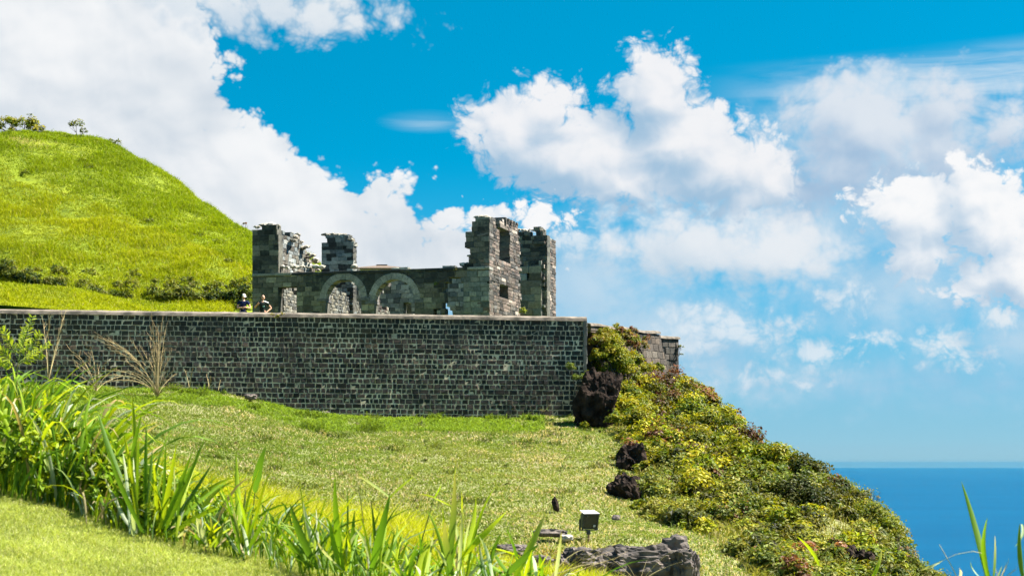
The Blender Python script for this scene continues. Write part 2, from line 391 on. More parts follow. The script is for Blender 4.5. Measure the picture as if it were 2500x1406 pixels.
hill_pts += [(-30, 79.5, 7.2), (-22.5, 80, 7.0), (-24, 92, 9.0), (-19, 85, 6.9), (-15.4, 84, 6.45), (-12.3, 81.5, TZ), (-12.3, 85, TZ), (-11, 90, 6.0), (-6, 81, TZ), (-6, 88, TZ), (-6, 97, TZ), (-1, 84, TZ), (-1, 92, TZ),
             (3, 83, TZ), (3, 95, TZ), (2, 103, TZ), (-4, 104, 6.3), (6, 90, TZ - .1), (8, 100, 5.2), (14, 110, 0), (4, 118, 3), (-30, 79.5, 7.2), (12, 140, -8), (-6, 135, 2)]
hill_pts = list(dict.fromkeys(hill_pts))
hill_f0 = tps(hill_pts)
def hill_f(x, y):
    e = np.clip((hill_f0(x, y) - 8.5) / 3, 0, 1)
    return hill_f0(x, y) + (vnoise(x, y, .18, 4) * .55 + vnoise(x, y, .6, 6) * .26) * e
tag(link('lawn', sheet('lawn', near_ground, -14, 12, 105, -14, 25, 157), M['lawn']), kind='structure')
tag(link('grassy_slope', sheet('grassy_slope', slope_f, -34, 34, 171, 21, 100, 199), M['slope']), kind='structure')
def hill_sheet(x, y):   # front edge tucks in behind the wall
    return hill_f(x, y)
gx, gy = np.meshgrid(np.linspace(-48, 7.6, 161), np.linspace(0, 1, 141))
yw = WALL_A[1] + (np.clip(gx, -25, 4) - WALL_A[0]) / (WALL_B[0] - WALL_A[0]) * (WALL_B[1] - WALL_A[1]) + .35 + np.maximum(gx - 3.3, 0) * 1.55
gyy = yw + (165 - yw) * gy ** 1.5
hz = hill_f(gx, gyy); hz = np.where(gx > 5.5, np.minimum(hz, TZ) - 1.2 * (gx - 5.5) ** 2, hz)
v = np.stack([gx, gyy, hz], -1).reshape(-1, 3); i = np.arange(gx.size).reshape(gx.shape)
hill_me = npmesh('hill', v, np.stack([i[:-1, :-1], i[:-1, 1:], i[1:, 1:], i[1:, :-1]], -1).reshape(-1, 4), smooth=True)
tag(link('hill', hill_me, M['hill']), kind='structure')
def near_hit(px, py, lo=6.0, hi=24.0):
    """where the line of sight through a pixel meets the near ground"""
    for Y in np.arange(lo, hi, .05):
        p = P(px, py, Y)
        if p[2] <= near_ground(p[0], p[1]): return p
    return P(px, py, 10.5)

# ------------------------------------------------------------------ masonry
class Masonry:
    """collects blocks (8-vertex, uneven boxes) in the plane of one wall"""
    cham = .016
    def __init__(s, origin, along, thick, lean=0.0, seed=1, inward=None):
        s.o = np.array(origin, float); a = np.array((*along, 0.0)); s.a = a / np.linalg.norm(a)
        s.n = np.array((s.a[1], -s.a[0], 0.0))               # outward: to the right of "along"
        s.up = np.array((0, 0, 1.0)) - s.n * lean
        s.t = thick; s.rng = np.random.default_rng(seed); s.blocks = []; s.core_cells = []
    def pt(s, a, n, z): return s.o + s.a * a + s.n * n + s.up * (z - s.o[2])
    def block(s, a0, a1, z0, z1, proud, gap, col, jit=.012, back=None):
        r = s.rng; j = lambda k: r.normal(0, jit, k)
        a0 += gap; a1 -= gap; z0 += gap; z1 -= gap
        if a1 - a0 < .03: return
        bk = -s.t - proud if back is None else back
        c = min(.2 * (a1 - a0), s.cham); cz = min(.2 * (z1 - z0), s.cham)
        v = []
        for (n, ins) in ((proud, 1.0), (proud - s.cham, 0.0), (bk + s.cham, 0.0), (bk, 1.0)):
            for (aa, zz, da, dz) in ((a0, z0, 1, 1), (a1, z0, -1, 1), (a1, z1, -1, -1), (a0, z1, 1, -1)):
                q = j(3); v.append(s.pt(aa + da * c * ins + q[0], n + q[1] * .7, zz + dz * cz * ins + q[2]))
        s.blocks.append((np.array(v), col, (a0 + a1) / 2, (z0 + z1) / 2))
    def cell(s, a0, a1, z0, z1): s.core_cells.append((a0, a1, z0, z1))
    BF = np.array([[0, 1, 2, 3]] + [[k * 4 + i, k * 4 + 4 + i, k * 4 + 4 + (i + 1) % 4, k * 4 + (i + 1) % 4] for k in range(3) for i in range(4)] + [[15, 14, 13, 12]])
    def courses(s, z0, z1, spans, ch, wr, palette, proud=.0, pj=.02, gap=.012, jit=.012, thickback=None, zgap=None):
        """spans(zmid) gives the stretches of wall that still stand at that height"""
        r = s.rng; z = z0; k = 0
        while z < z1 - .04:
            h = min(ch * r.uniform(.85, 1.15), z1 - z)
            for (b0, b1) in spans(z + h / 2):
                a = b0; s.cell(b0, b1, z, z + h)
                while a < b1 - 1e-3:
                    w = r.uniform(*wr)
                    if b1 - a - w < wr[0] * .6: w = b1 - a
                    pr = proud + abs(r.normal(0, pj)); col = np.array(palette[r.integers(len(palette))]) * r.uniform(.72, 1.3)
                    ex = r.random(); col = col * (1.6 if ex > .93 else .55 if ex < .08 else 1.0) * (1 + .3 * vnoise(np.array([a + s.o[0]]), np.array([z]), .8, 5)[0])
                    s.block(a, a + w, z, z + h, pr, gap * r.uniform(.5, 1.5), col, jit, thickback)
                    a += w
            z += h; k += 1
    def core_mesh(s, name, recess):
        vs, fs = [], []
        for (a0, a1, z0, z1) in s.core_cells:
            i = len(vs)
            for n in (-recess, -s.t + recess):
                vs += [s.pt(a0, n, z0 - .002), s.pt(a1, n, z0 - .002), s.pt(a1, n, z1 + .002), s.pt(a0, n, z1 + .002)]
            fs += [[i, i + 1, i + 2, i + 3], [i + 7, i + 6, i + 5, i + 4]] + [[i + k, i + 4 + k, i + 4 + (k + 1) % 4, i + (k + 1) % 4] for k in range(4)]
        return npmesh(name, np.array(vs), np.array(fs))
    def emit(s, core_obj, mat, n_single, name='stone', rest='stone_rubble', key=None):
        bl = s.blocks
        order = sorted(range(len(bl)), key=key) if key else list(range(len(bl)))
        single, many = order[:n_single], order[n_single:]
        for i in single:
            v, c, a, z = bl[i]; ctr = v.mean(0)
            me = npmesh(name, v - ctr, s.BF, np.tile(c, (16, 1)))
            link(name, me, mat, core_obj, ctr)
        if many:
            v = np.concatenate([bl[i][0] for i in many]); c = np.concatenate([np.tile(bl[i][1], (16, 1)) for i in many])
            f = (np.arange(len(many))[:, None, None] * 16 + s.BF[None]).reshape(-1, 4)
            o = link(rest, npmesh(rest, v, f, c), mat, core_obj); o['kind'] = 'stuff'

# ---- long retaining wall of dark basalt
wv = WALL_B - WALL_A; WL = float(np.linalg.norm(wv))
mw = Masonry((WALL_A[0], WALL_A[1], 0), wv, .75, lean=.02, seed=3)
top_z = lambda a: (EY - (757 + 21 * a / WL)) * (77.6 + 3.0 * a / WL) / F     # top line as seen
ZT0, ZT1 = top_z(0), top_z(WL)
def wall_base(a):
    q = mw.pt(a, .3, 0); return float(slope_f(np.array([q[0]]), np.array([q[1]]))[0])
bs = [wall_base(a) for a in np.linspace(0, WL, 60)]
CH = .222; NC = 26
rr = mw.rng; PAL_B = [(.026, .023, .020), (.035, .030, .025), (.020, .0185, .0165), (.044, .035, .028), (.030, .028, .024), (.056, .043, .033)]
for k in range(NC):
    u1, u0 = k * CH, (k + 1) * CH          # courses counted down from the coping, so the joints follow its line
    a = -.05 * rr.random()
    while a < WL:
        w = rr.uniform(.16, .32) if rr.random() < .92 else rr.uniform(.34, .48)
        if WL - a - w < .15: w = WL - a
        am = a + w / 2; zt = top_z(am) - .10
        base = np.interp(am, np.linspace(0, WL, 60), bs)
        z1, z0 = zt - u1, zt - u0
        if z1 > base - .15:
            pat = vnoise(np.array([am]), np.array([z0]), .45, 8)[0]
            col = np.array(PAL_B[rr.integers(6)]) * rr.uniform(.55, 1.15) * (1 + .35 * vnoise(np.array([am]), np.array([z0]), .18, 61)[0])
            if pat > .25: col = col * 1.25 + np.array((.006, .004, .0)) * 2
            gp = .0165 * rr.uniform(.6, 1.5)
            mw.block(a, a + w, z0, z1, .0 + abs(rr.normal(0, .010)), gp, col, .011, back=-.35)
        a += w
aa = np.linspace(0, WL, 61); zb = np.interp(aa, np.linspace(0, WL, 60), bs) - 1.6
cv_ = np.array([mw.pt(a, n_, z_) for a, b_ in zip(aa, zb) for (n_, z_) in ((-.006, b_), (-.006, top_z(a) - .06), (-.74, top_z(a) - .06), (-.74, b_))])
cf = [[i * 4 + k, i * 4 + (k + 1) % 4, i * 4 + 4 + (k + 1) % 4, i * 4 + 4 + k] for i in range(60) for k in range(4)] + [[0, 1, 2, 3], [243, 242, 241, 240]]
wall = link('retaining_wall', npmesh('retaining_wall', cv_, np.array(cf)), M['mortar'])
tag(wall, 'long dark basalt block retaining wall with pale mortar joints and rounded coping', 'wall')
def coping_mesh(pts, width, h, seg=9, jit=.012, seed=1):
    """rounded capping that follows a line of (x, y, z) points"""
    rg = np.random.default_rng(seed); pts = np.array(pts); vs = []; n = len(pts)
    for i, p in enumerate(pts):
        d = pts[min(i + 1, n - 1)] - pts[max(i - 1, 0)]; d[2] = 0; d /= np.linalg.norm(d); nn = np.array((d[1], -d[0], 0))
        for k in range(seg):
            t_ = math.pi * k / (seg - 1)
            vs.append(p + nn * (width / 2 * math.cos(t_) * (1 + rg.normal(0, jit))) + np.array((0, 0, (h * (math.sin(t_) ** .6)) + rg.normal(0, jit * .5))))
    f = [[i * seg + k, (i + 1) * seg + k, (i + 1) * seg + k + 1, i * seg + k + 1] for i in range(n - 1) for k in range(seg - 1)]
    f += [[i * seg, i * seg + seg - 1, (i + 1) * seg + seg - 1, (i + 1) * seg] for i in range(n - 1)]
    e = [np.array([list(range(seg))[::-1]]), np.array([[(n - 1) * seg + k for k in range(seg)]])]
    return npmesh('coping', np.array(vs), [np.array(f)] + e, smooth=False)
cp = [mw.pt(a, -.36, top_z(a) - .10) for a in np.linspace(-.02, WL + .03, 90)]
link('coping', coping_mesh(cp, .86, .22), M['coping'], wall)
# quoin strip that turns the wall end, its sunlight put into pale stone colours
mq = Masonry(mw.pt(WL, .02, 0), (-mw.n[0], -mw.n[1]), .12, seed=5)
mq.courses(1.4, ZT1 - .10, lambda z: [(0, .80)], .42, (.3, .5), [(.17, .165, .14), (.13, .128, .115), (.19, .18, .155)], .02, .015, .012)
q_core = link('end_quoin', mq.core_mesh('end_quoin', .01), M['ruin_mortar'], wall)
mq.emit(q_core, M['ashlar'], 40, 'quoin_stone')
cands = sorted(range(len(mw.blocks)), key=lambda i: -abs((mw.blocks[i][0][:, 0].max() - mw.blocks[i][0][:, 0].min())))
vis = {i: r_ for r_, i in enumerate(cands)}
mw.emit(wall, M['basalt'], 300, 'stone', 'stone_courses', key=lambda i: vis[i])

# ---- brown wing wall that turns back behind the vines
wa, wb = P(1440, 0, 82.0)[:2], P(1612, 0, 87.6)[:2]
mg = Masonry((wa[0], wa[1], 0), wb - wa, .7, lean=.16, seed=21)
GL = float(np.linalg.norm(wb - wa)); GZ = 6.35
PAL_W = [(.080, .062, .047), (.057, .047, .038), (.098, .074, .055), (.044, .039, .033), (.068, .058, .046)]
mg.o[2] = GZ
mg.courses(2.6, GZ - .12, lambda z: [(0, GL + max(0, (GZ - .9 - z)) * .42)], .31, (.3, .62), PAL_W, .0, .012, .010, .008)
wing = link('wing_wall', mg.core_mesh('wing_wall', .012), M['wing_mortar'])
tag(wing, 'brownish stone bastion wall with sloping corner above the flowering vines', 'wall')
mg.emit(wing, M['wing'], 260)
wc = P(1606, 0, 88.6)[:2]; wd = P(1657, 0, 89.4)[:2]
mh = Masonry((wc[0], wc[1], GZ - .1), wd - wc, 1.0, lean=.0, seed=22); HL = float(np.linalg.norm(wd - wc))
mh.courses(2.2, GZ - .16, lambda z: [(0, HL + max(0, 4.6 - z) * .28)], .30, (.25, .5), [(.055, .05, .043), (.072, .062, .052), (.042, .04, .036)], .0, .02, .014)
tur = link('bastion_corner', mh.core_mesh('bastion_corner', .012), M['wing_mortar'], wing)
mh.emit(tur, M['wing'], 60)
link('coping', coping_mesh([mg.pt(a, -.3, GZ - .12 + .03 * math.sin(a * 2.2)) for a in np.linspace(-.1, GL * .98, 20)], .8, .16, seed=4), M['coping'], wing)
link('coping', coping_mesh([mh.pt(a, -.45, GZ - .22) for a in np.linspace(-.1, HL + .05, 8)], 1.1, .16, seed=6), M['coping'], wing)

# ------------------------------------------------------------------ ruined two-storey building on the terrace
TH = math.radians(16); CO, SI = math.cos(TH), math.sin(TH)
C0 = P(1195, 0, 85.0)[:2]
def on_front(px, py, w=0.0):
    """distance left of the corner and height of a photo pixel on the plane w metres behind the front"""
    ox, oy = C0[0] + SI * w, C0[1] + CO * w; k = (px - CX) / F
    u = (k * oy - ox) / (-CO - k * SI); Y = oy + u * SI
    return u, (EY - py) * Y / F
def on_side(px, py, ins=0.0):
    ox, oy = C0[0] - CO * ins, C0[1] + SI * ins; k = (px - CX) / F
    w = (k * oy - ox) / (SI - k * CO); Y = oy + w * CO
    return w, (EY - py) * Y / F
def Xf(u, w): return (C0[0] - CO * u + SI * w, C0[1] + SI * u + CO * w)
ruin = empty('ruined_building', (*Xf(5.5, 4), TZ))
tag(ruin, 'roofless two-storey grey stone ruin with arches above the retaining wall', 'ruin')
def subtract(span, cuts):
    out = [span]
    for (c0, c1) in cuts:
        nxt = []
        for (a, b) in out:
            if c1 <= a or c0 >= b: nxt.append((a, b)); continue
            if c0 > a + .06: nxt.append((a, c0))
            if c1 < b - .06: nxt.append((c1, b))
        out = nxt
    return [(a, b) for a, b in out if b - a > .08]
def profile_spans(z, a0, a1, top, step=.16, rag=.1, rg=None):
    """stretches of the wall where its broken top is still above z"""
    xs = np.arange(a0, a1, step); up = [top(x) > z for x in xs]; out = []; st = None
    for x, u_ in zip(xs, up):
        if u_ and st is None: st = x
        if not u_ and st is not None: out.append((st, x)); st = None
    if st is not None: out.append((st, a1))
    return [(a + (rg.uniform(-rag, rag) if a > a0 + .01 else 0), b + (rg.uniform(-rag, rag) if b < a1 - .01 else 0)) for a, b in out if b - a > .15]
PAL_F = [(.096, .086, .070), (.125, .112, .090), (.076, .070, .058), (.158, .143, .110), (.107, .096, .078), (.19, .172, .130)]
PAL_D = [(.034, .035, .033), (.042, .042, .039), (.029, .030, .029), (.050, .049, .045)]
PAL_P = [(.17, .185, .18), (.23, .24, .22), (.12, .135, .135), (.27, .27, .235)]
PAL_R = [(.085, .066, .056), (.058, .052, .047), (.105, .08, .066), (.042, .04, .037), (.13, .108, .09)]

FL = on_front(616, 0)[0]                         # length of the front
ZS = on_front(1195, 655)[1]                      # string course height
# front runs from the left end to the corner so that its outward side faces the camera
ml = Xf(FL, 0); mf = Masonry((ml[0], ml[1], 0), (C0[0] - ml[0], C0[1] - ml[1]), .55, seed=31)
def A(px, py=0): return FL - on_front(px, py)[0]
def Z(px, py): return on_front(px, py)[1]
arches = []
for (x0, x1, ytop) in ((795, 882, 681), (914, 1012, 681)):
    a0, a1 = A(x0), A(x1); r_ = (a1 - a0) / 2; arches.append((a0, a1, Z((x0 + x1) / 2, ytop) - r_, r_))
def front_cuts(z):
    cuts = []
    for (a0, a1, zc, r_) in arches:
        if z <= zc: cuts.append((a0, a1))
        elif z < zc + r_:
            h = math.sqrt(r_ * r_ - (z - zc) ** 2); cuts.append(((a0 + a1) / 2 - h, (a0 + a1) / 2 + h))
    if z < Z(700, 697): cuts.append((A(679), A(724)))
    if Z(1066, 770) - .2 < z < Z(1066, 750): cuts.append((A(1058), A(1075)))
    zt = Z(1105, 694)
    if z < zt: cuts.append((A(1083) + .06 * math.sin(z * 9), A(1131)))
    elif z < zt + .25: cuts.append((A(1095), A(1125)))
    return cuts
mf.courses(TZ - .4, ZS - .05, lambda z: subtract((0, FL), front_cuts(z)), .25, (.28, .62), PAL_F, .0, .008, .006, .006)
n_low = len(mf.blocks)
for b_ in range(n_low):                          # stained darker above the arches
    v, c, a, z = mf.blocks[b_]
    if a > A(740) and a < A(1120) and z > Z(900, 705) + .25 * math.sin(a * 3): mf.blocks[b_] = (v, np.array(PAL_D[b_ % 4]) * mf.rng.uniform(.85, 1.15), a, z)
    elif a > A(1125): mf.blocks[b_] = (v, np.array(PAL_P[b_ % 4]) * mf.rng.uniform(.55, 1.0), a, z)
def left_top(a): return Z(640, 556 if a < A(634) else 552 if a < A(672) else 575)
mf.courses(ZS + .02, Z(640, 550), lambda z: profile_spans(z, 0, A(680), left_top, .12, .05, mf.rng), .25, (.28, .55), PAL_D + PAL_F[:3], .0, .010, .006, .008)
def tower_left(z):
    t_ = (z - ZS) / (Z(1160, 530) - ZS)
    return A(1130) + (.12 if t_ < .12 else .32 if t_ < .4 else .18 if t_ < .72 else .38 if t_ < .9 else .55) + mf.rng.uniform(-.1, .1)
mf.courses(ZS + .02, Z(1165, 531), lambda z: [(tower_left(z), FL)], .25, (.28, .55), PAL_F[:3] + PAL_D[:2] + [(.15, .15, .13)], .0, .010, .006, .008)
fcore = link('front_wall', mf.core_mesh('front_wall', .012), M['ruin_mortar'], ruin)
mf.emit(fcore, M['ashlar'], 300, key=lambda i: -(mf.blocks[i][0][:, 0].max() - mf.blocks[i][0][:, 0].min()) * (mf.blocks[i][0][:, 2].max() - mf.blocks[i][0][:, 2].min()))
# voussoirs and imposts of the two arches, string course
for (a0, a1, zc, r_) in arches:
    am = (a0 + a1) / 2; nv = 13
    ring = link('arch', npmesh('arch', *(lambda th: (np.array([mf.pt(am + rr_ * math.cos(x), n_, zc + rr_ * math.sin(x)) for n_ in (.0, -.54) for x in th for rr_ in (r_ - .012, r_ + .26)]),
                np.array([[o_ + k * 2, o_ + k * 2 + 1, o_ + k * 2 + 3, o_ + k * 2 + 2] for o_ in (0, len(th) * 2) for k in range(len(th) - 1)] +
                         [[k * 2, k * 2 + 2, k * 2 + 2 + len(th) * 2, k * 2 + len(th) * 2] for k in range(len(th) - 1)])))(np.linspace(0, math.pi, 25))), M['ruin_mortar'], ruin)
    for k in range(nv):
        x0, x1 = math.pi * k / nv + .005, math.pi * (k + 1) / nv - .005
        v = np.array([mf.pt(am + rr_ * math.cos(x), n_, zc + rr_ * math.sin(x)) for n_ in (.022, -.57) for (x, rr_) in ((x0, r_ - .02), (x0, r_ + .30), (x1, r_ + .30), (x1, r_ - .02))])
        v += mf.rng.normal(0, .006, v.shape); ctr = v.mean(0)
        me = npmesh('voussoir', v - ctr, np.array([[3, 2, 1, 0], [4, 5, 6, 7], [0, 1, 5, 4], [1, 2, 6, 5], [2, 3, 7, 6], [3, 0, 4, 7]]), np.tile(np.array((.24, .225, .21)) * mf.rng.uniform(.75, 1.25), (8, 1)))
        link('voussoir', me, M['ashlar'], ring, ctr)
    for ae, sgn in ((a0, -1), (a1, 1)):
        mi = Masonry(mf.o, mf.a[:2], .62, seed=int(ae * 10)); mi.a, mi.n = mf.a, mf.n; mi.o = mf.o.copy()
        mi.block(min(ae, ae + sgn * .42) - .03, max(ae, ae + sgn * .42) + .03, zc - .16, zc, .055, 0, np.array((.12, .115, .115)), .004, -.6)
        mi.emit(ring, M['ashlar'], 1, 'impost')
sc_v = []
msc = Masonry(mf.o, mf.a[:2], .7, seed=9)
a = 0.0
while a < FL:
    w = min(msc.rng.uniform(.7, 1.3), FL - a + .02)
    dark = A(690) < a < A(1120)
    msc.block(a, a + w, ZS - .05, ZS + .09, .07 if not dark else .045, .006, np.array((.028, .03, .031) if dark else (.22, .215, .19)) * msc.rng.uniform(.85, 1.15), .006, -.60)
    a += w
sc_core = link('string_course', npmesh('string_course', np.array([msc.pt(aa, n, z) for n in (.02, -.57) for (aa, z) in ((0, ZS - .045), (FL, ZS - .045), (FL, ZS + .085), (0, ZS + .085))]),
               np.array([[0, 1, 2, 3], [7, 6, 5, 4], [0, 4, 5, 1], [1, 5, 6, 2], [2, 6, 7, 3], [3, 7, 4, 0]])), M['ruin_mortar'], ruin)
msc.emit(sc_core, M['ashlar'], 40)
# ---- right side: near pier with window slots, gap, far pier
ms = Masonry((C0[0], C0[1], 0), (SI, CO), .6, seed=41)
WS = lambda px: on_side(px, 0)[0]
ZW = lambda px, py: on_side(px, py)[1]
w1, w2, w3, w4 = WS(1270), WS(1334), WS(1357), None
def side_spans(z):
    out = []
    def top(a):
        px = 1195 + 75 * a / w1
        return ZW(px, 531 + (4 if px > 1203 else 0) + (24 if 1207 < px < 1219 else 0) + (6 if px > 1219 else 0) + (9 * math.sin(px * .9) if px > 1226 else 0) + (26 if px > 1262 else 0))
    out = profile_spans(z, 0, w1, top, .25, .08, ms.rng)
    cuts = []
    wa_, wb_ = WS(1219), WS(1246)
    if ZW(1232, 640) < z < ZW(1232, 556): cuts.append((wa_, wb_ - .2 * ms.rng.random()))
    if ZW(1230, 731) < z < ZW(1230, 696): cuts.append((WS(1219), WS(1241)))
    o2 = []
    for sp_ in out: o2 += subtract(sp_, cuts)
    if ms.rng.random() < .75: o2 = [(a, b + (ms.rng.uniform(-.35, .25) if b > w1 - .2 else 0)) for a, b in o2]
    def top2(a):
        px = 1334 + 23 * (a - w2) / (w3 - w2); return ZW(px, (564 if px < 1345 else 578) + 5 * math.sin(px * 1.3))
    o2 += [(a - ms.rng.uniform(0, .5), b) for a, b in profile_spans(z, w2, w3, top2, .25, .05, ms.rng)]
    return o2
ms.courses(TZ - .4, ZW(1230, 528), side_spans, .16, (.25, .8), PAL_R, .0, .012, .005, .010)
ms2 = Masonry((C0[0], C0[1], 0), (SI, CO), .6, seed=42)
ms2.core_cells = [c_ for c_ in ms.core_cells if c_[1] > w2]; ms2.blocks = [b_ for b_ in ms.blocks if b_[2] > w2 - .7]
ms.core_cells = [c_ for c_ in ms.core_cells if c_[1] <= w2]; ms.blocks = [b_ for b_ in ms.blocks if b_[2] <= w2 - .7]
for m_ in (ms, ms2):                              # pale broken stones where the wall has come away
    m_.blocks = [(v, c * (2.3 if m_.rng.random() < (.30 if (abs(a - w1) < .7 or abs(a - w2) < .7 or z > ZW(1230, 560)) else .05) else 1.0), a, z) for v, c, a, z in m_.blocks]
for m_, nm, n_ in ((ms, 'side_wall', 180), (ms2, 'far_pier', 80)):
    score = link(nm, m_.core_mesh(nm, .02), M['ruin_mortar'], ruin); m_.emit(score, M['wing'], n_, key=lambda i: m_.blocks[i][2])
# ---- walls parallel to the front, further inside: cross wall in the gap, fragments seen through the arches
def inner(w, x0, x1, topfn, pal, seed, cutfn=None, ch=.22, wr=(.22, .5), thick=.5, name='cross_wall', n=60, mat='ashlar', jit=.012):
    u0, u1 = on_front(x0, 0, w)[0], on_front(x1, 0, w)[0]
    o = Xf(u0, w); mm = Masonry((o[0], o[1], 0), (CO, -SI), thick, seed=seed)
    ax = lambda px: u0 - on_front(px, 0, w)[0]
    zz = lambda px, py: on_front(px, py, w)[1]
    inv = lambda a: x0 + (x1 - x0) * a / (u0 - u1)
    def sp_(z):
        s_ = profile_spans(z, 0, u0 - u1, lambda a: zz(inv(a), topfn(inv(a))), .14, .09, mm.rng); o_ = []
        for q in s_: o_ += subtract(q, cutfn(z, ax, zz) if cutfn else [])
        return o_
    mm.courses(TZ - .3, zz(x0, min(topfn(x) for x in np.linspace(x0, x1, 30))), sp_, ch, wr, pal, .0, .012, .006, jit)
    c = link(name, mm.core_mesh(name, .02), M['ruin_mortar'], ruin); mm.emit(c, M[mat], n)
    return mm
inner(w2 - .3, 1225, 1336, lambda x: 564 + 8 * math.sin(x * .21) + 5 * math.sin(x * .77) - (14 if 1301 < x < 1309 else 0), PAL_D[:2] + PAL_F[:4], 51,
      lambda z, ax, zz: [(ax(1286), ax(1291))] if zz(1288, 683) < z < zz(1288, 670) else [], thick=.6, n=120)
inner(w2 - .50, 1262, 1322, lambda x: 642 + 4 * math.sin(x * .4), PAL_P + PAL_F[3:], 52, lambda z, ax, zz: [(ax(1286), ax(1292))] if zz(1288, 683) < z < zz(1288, 670) else [], ch=.36, wr=(.5, 1.1), thick=.18, name='inner_facing', n=60)
inner(3.8, 785, 862, lambda x: 575 + (14 if x < 792 else 0) + (10 if x > 846 else 0) + (10 if x > 855 else 0), PAL_P + PAL_D[:2], 53, ch=.2, n=120, name='chimney_fragment', jit=.02)
def deep_cuts(z, ax, zz):
    c = []
    if z < zz(850, 716): c.append((ax(838), ax(868)))
    if zz(940, 722) < z < zz(940, 690): c.append((ax(928), ax(955)))
    if z < zz(1000, 735): c.append((ax(985), ax(1004)))
    if z < zz(705, 712): c.append((ax(690), ax(700)))
    t0, t1 = zz(1090, 736), zz(1090, 775)                    # gap through which the sky shows
    if z < t0: c.append((ax(1080), ax(1087 + 26 * min(1, (t0 - z) / (t0 - t1)))))
    return c
inner(6.6, 640, 1190, lambda x: 660 + 8 * math.sin(x * .05) + 5 * math.sin(x * .31), [tuple(np.array(c_) * 1.35) for c_ in PAL_P], 54, deep_cuts, thick=.5, n=150, name='rear_room_wall')
def rear_top(x): return 690 + 14 * math.sin(x * .06)
inner(w2 + .2, 760, 1060, rear_top, PAL_F, 55, None, thick=.5, n=40, name='rear_wall')
# left end wall, seen from inside, its top broken down towards the back
ol = Xf(FL - .56, .2); mle = Masonry((ol[0], ol[1], 0), (SI, CO), .55, seed=61)
u_in = FL - .56
def le_px(a):                                               # photo column of a point on the inner face
    x, y = Xf(u_in, .2 + a); return CX + x / y * F, y
wend = 7.2
def le_top(a):
    px, y = le_px(a); t_ = (px - 672) / 95
    py = 571 + (5 * math.sin(a * 5)) if px < 724 else 571 + (px - 724) / 42 * 82
    return (EY - py) * y / F
mle.courses(TZ - .3, le_top(0) + .5, lambda z: profile_spans(z, 0, wend, le_top, .2, .18, mle.rng), .21, (.3, .6), PAL_P + PAL_F[:3], .0, .014, .006, .012)
c = link('end_wall', mle.core_mesh('end_wall', .02), M['ruin_mortar'], ruin); mle.emit(c, M['ashlar'], 200, key=lambda i: -mle.blocks[i][3])
# partitions running back from the front, their right sides in the sun
def partition(px, w0, length, top0, fall, pal, seed, name='partition_wall', thick=.45):
    u = on_front(px, 0, w0)[0]; o = Xf(u, w0); mm = Masonry((o[0], o[1], 0), (SI, CO), thick, seed=seed)
    mm.courses(TZ - .3, top0, lambda z: profile_spans(z, 0, length, lambda a: top0 - fall * a + .16 * math.sin(a * 4 + seed), .2, .12, mm.rng), .15, (.16, .36), pal, .0, .018, .008, .012)
    c = link(name, mm.core_mesh(name, .02), M['ruin_mortar'], ruin); mm.emit(c, M['ashlar'], 50)
PAL_L = [(.15, .145, .12), (.11, .115, .10), (.19, .18, .14), (.08, .085, .08)]
partition(692, .9, 3.4, Z(700, 692), .12, PAL_L, 62)
partition(806, 1.2, 4.6, Z(830, 683), .22, PAL_L, 63)
partition(918, .9, 4.8, Z(930, 725), .28, PAL_R + PAL_L[:2], 64)
# bedding slab of loose stones on top of the walls
def loose(px, py, w, s, col):
    u, z = on_front(px, py, w); x, y = Xf(u, w); loose_at((x, y, z), s, col)
def loose_at(p_, s, col=None):
    x, y, z = p_; col = col or tuple(np.array(R.choice([(.30, .27, .22), (.16, .15, .13), (.36, .32, .26)])) * R.uniform(.7, 1.1))
    bm = bmesh.new(); bmesh.ops.create_icosphere(bm, subdivisions=1, radius=1)
    for v_ in bm.verts: v_.co = Vector((v_.co.x * s * R.uniform(.8, 1.3), v_.co.y * s * R.uniform(.8, 1.2), v_.co.z * s * .55 * R.uniform(.8, 1.2)))
    me = bpy.data.meshes.new('loose_stone'); bm.to_mesh(me); bm.free()
    at = me.color_attributes.new('Col', 'FLOAT_COLOR', 'POINT')
    for d in at.data: d.color = (*col, 1)
    link('loose_stone', me, M['ashlar'], ruin, (x, y, z))
for (px, py, w) in ((650, 549, .2), (663, 549, .25), (690, 651, .3), (700, 653, .25), (760, 652, .4), (772, 652, .3), (785, 652, .3), (865, 651, .3), (1140, 649, .3), (1132, 646, .3), (1175, 529, .3)):
    loose(px, py, w, R.uniform(.12, .26), tuple(np.array((.36, .33, .28)) * R.uniform(.7, 1.2)))
# pale crumbled rubble along the broken tops
for (x0, y0, x1, y1, w, n_) in ((623, 555, 632, 555, .3, 3), (634, 550, 680, 551, .3, 12), (786, 574, 846, 573, 4.0, 14), (846, 580, 862, 590, 4.0, 6), (1146, 640, 1152, 560, .3, 7), (1160, 531, 1194, 530, .3, 10), (1134, 652, 1142, 645, .3, 5), (682, 652, 780, 653, .3, 12), (1228, 561, 1334, 562, w2, 22)):
    for k in range(n_):
        f_ = (k + R.random()) / n_; loose(x0 + (x1 - x0) * f_, y0 + (y1 - y0) * f_ + R.uniform(-2, 2), w + R.uniform(-.2, .2), R.uniform(.06, .17), tuple(np.array(R.choice([(.30, .27, .22), (.16, .15, .13), (.38, .34, .27)])) * R.uniform(.7, 1.1)))
for k in range(26):                                # down the broken back of the end wall and along the side wall top
    a_ = R.uniform(2.8, 6.9); x_, y_ = Xf(u_in - .25 + R.uniform(-.2, .2), .2 + a_); loose_at((x_, y_, le_top(a_) + R.uniform(-.28, -.1)), R.uniform(.08, .2))
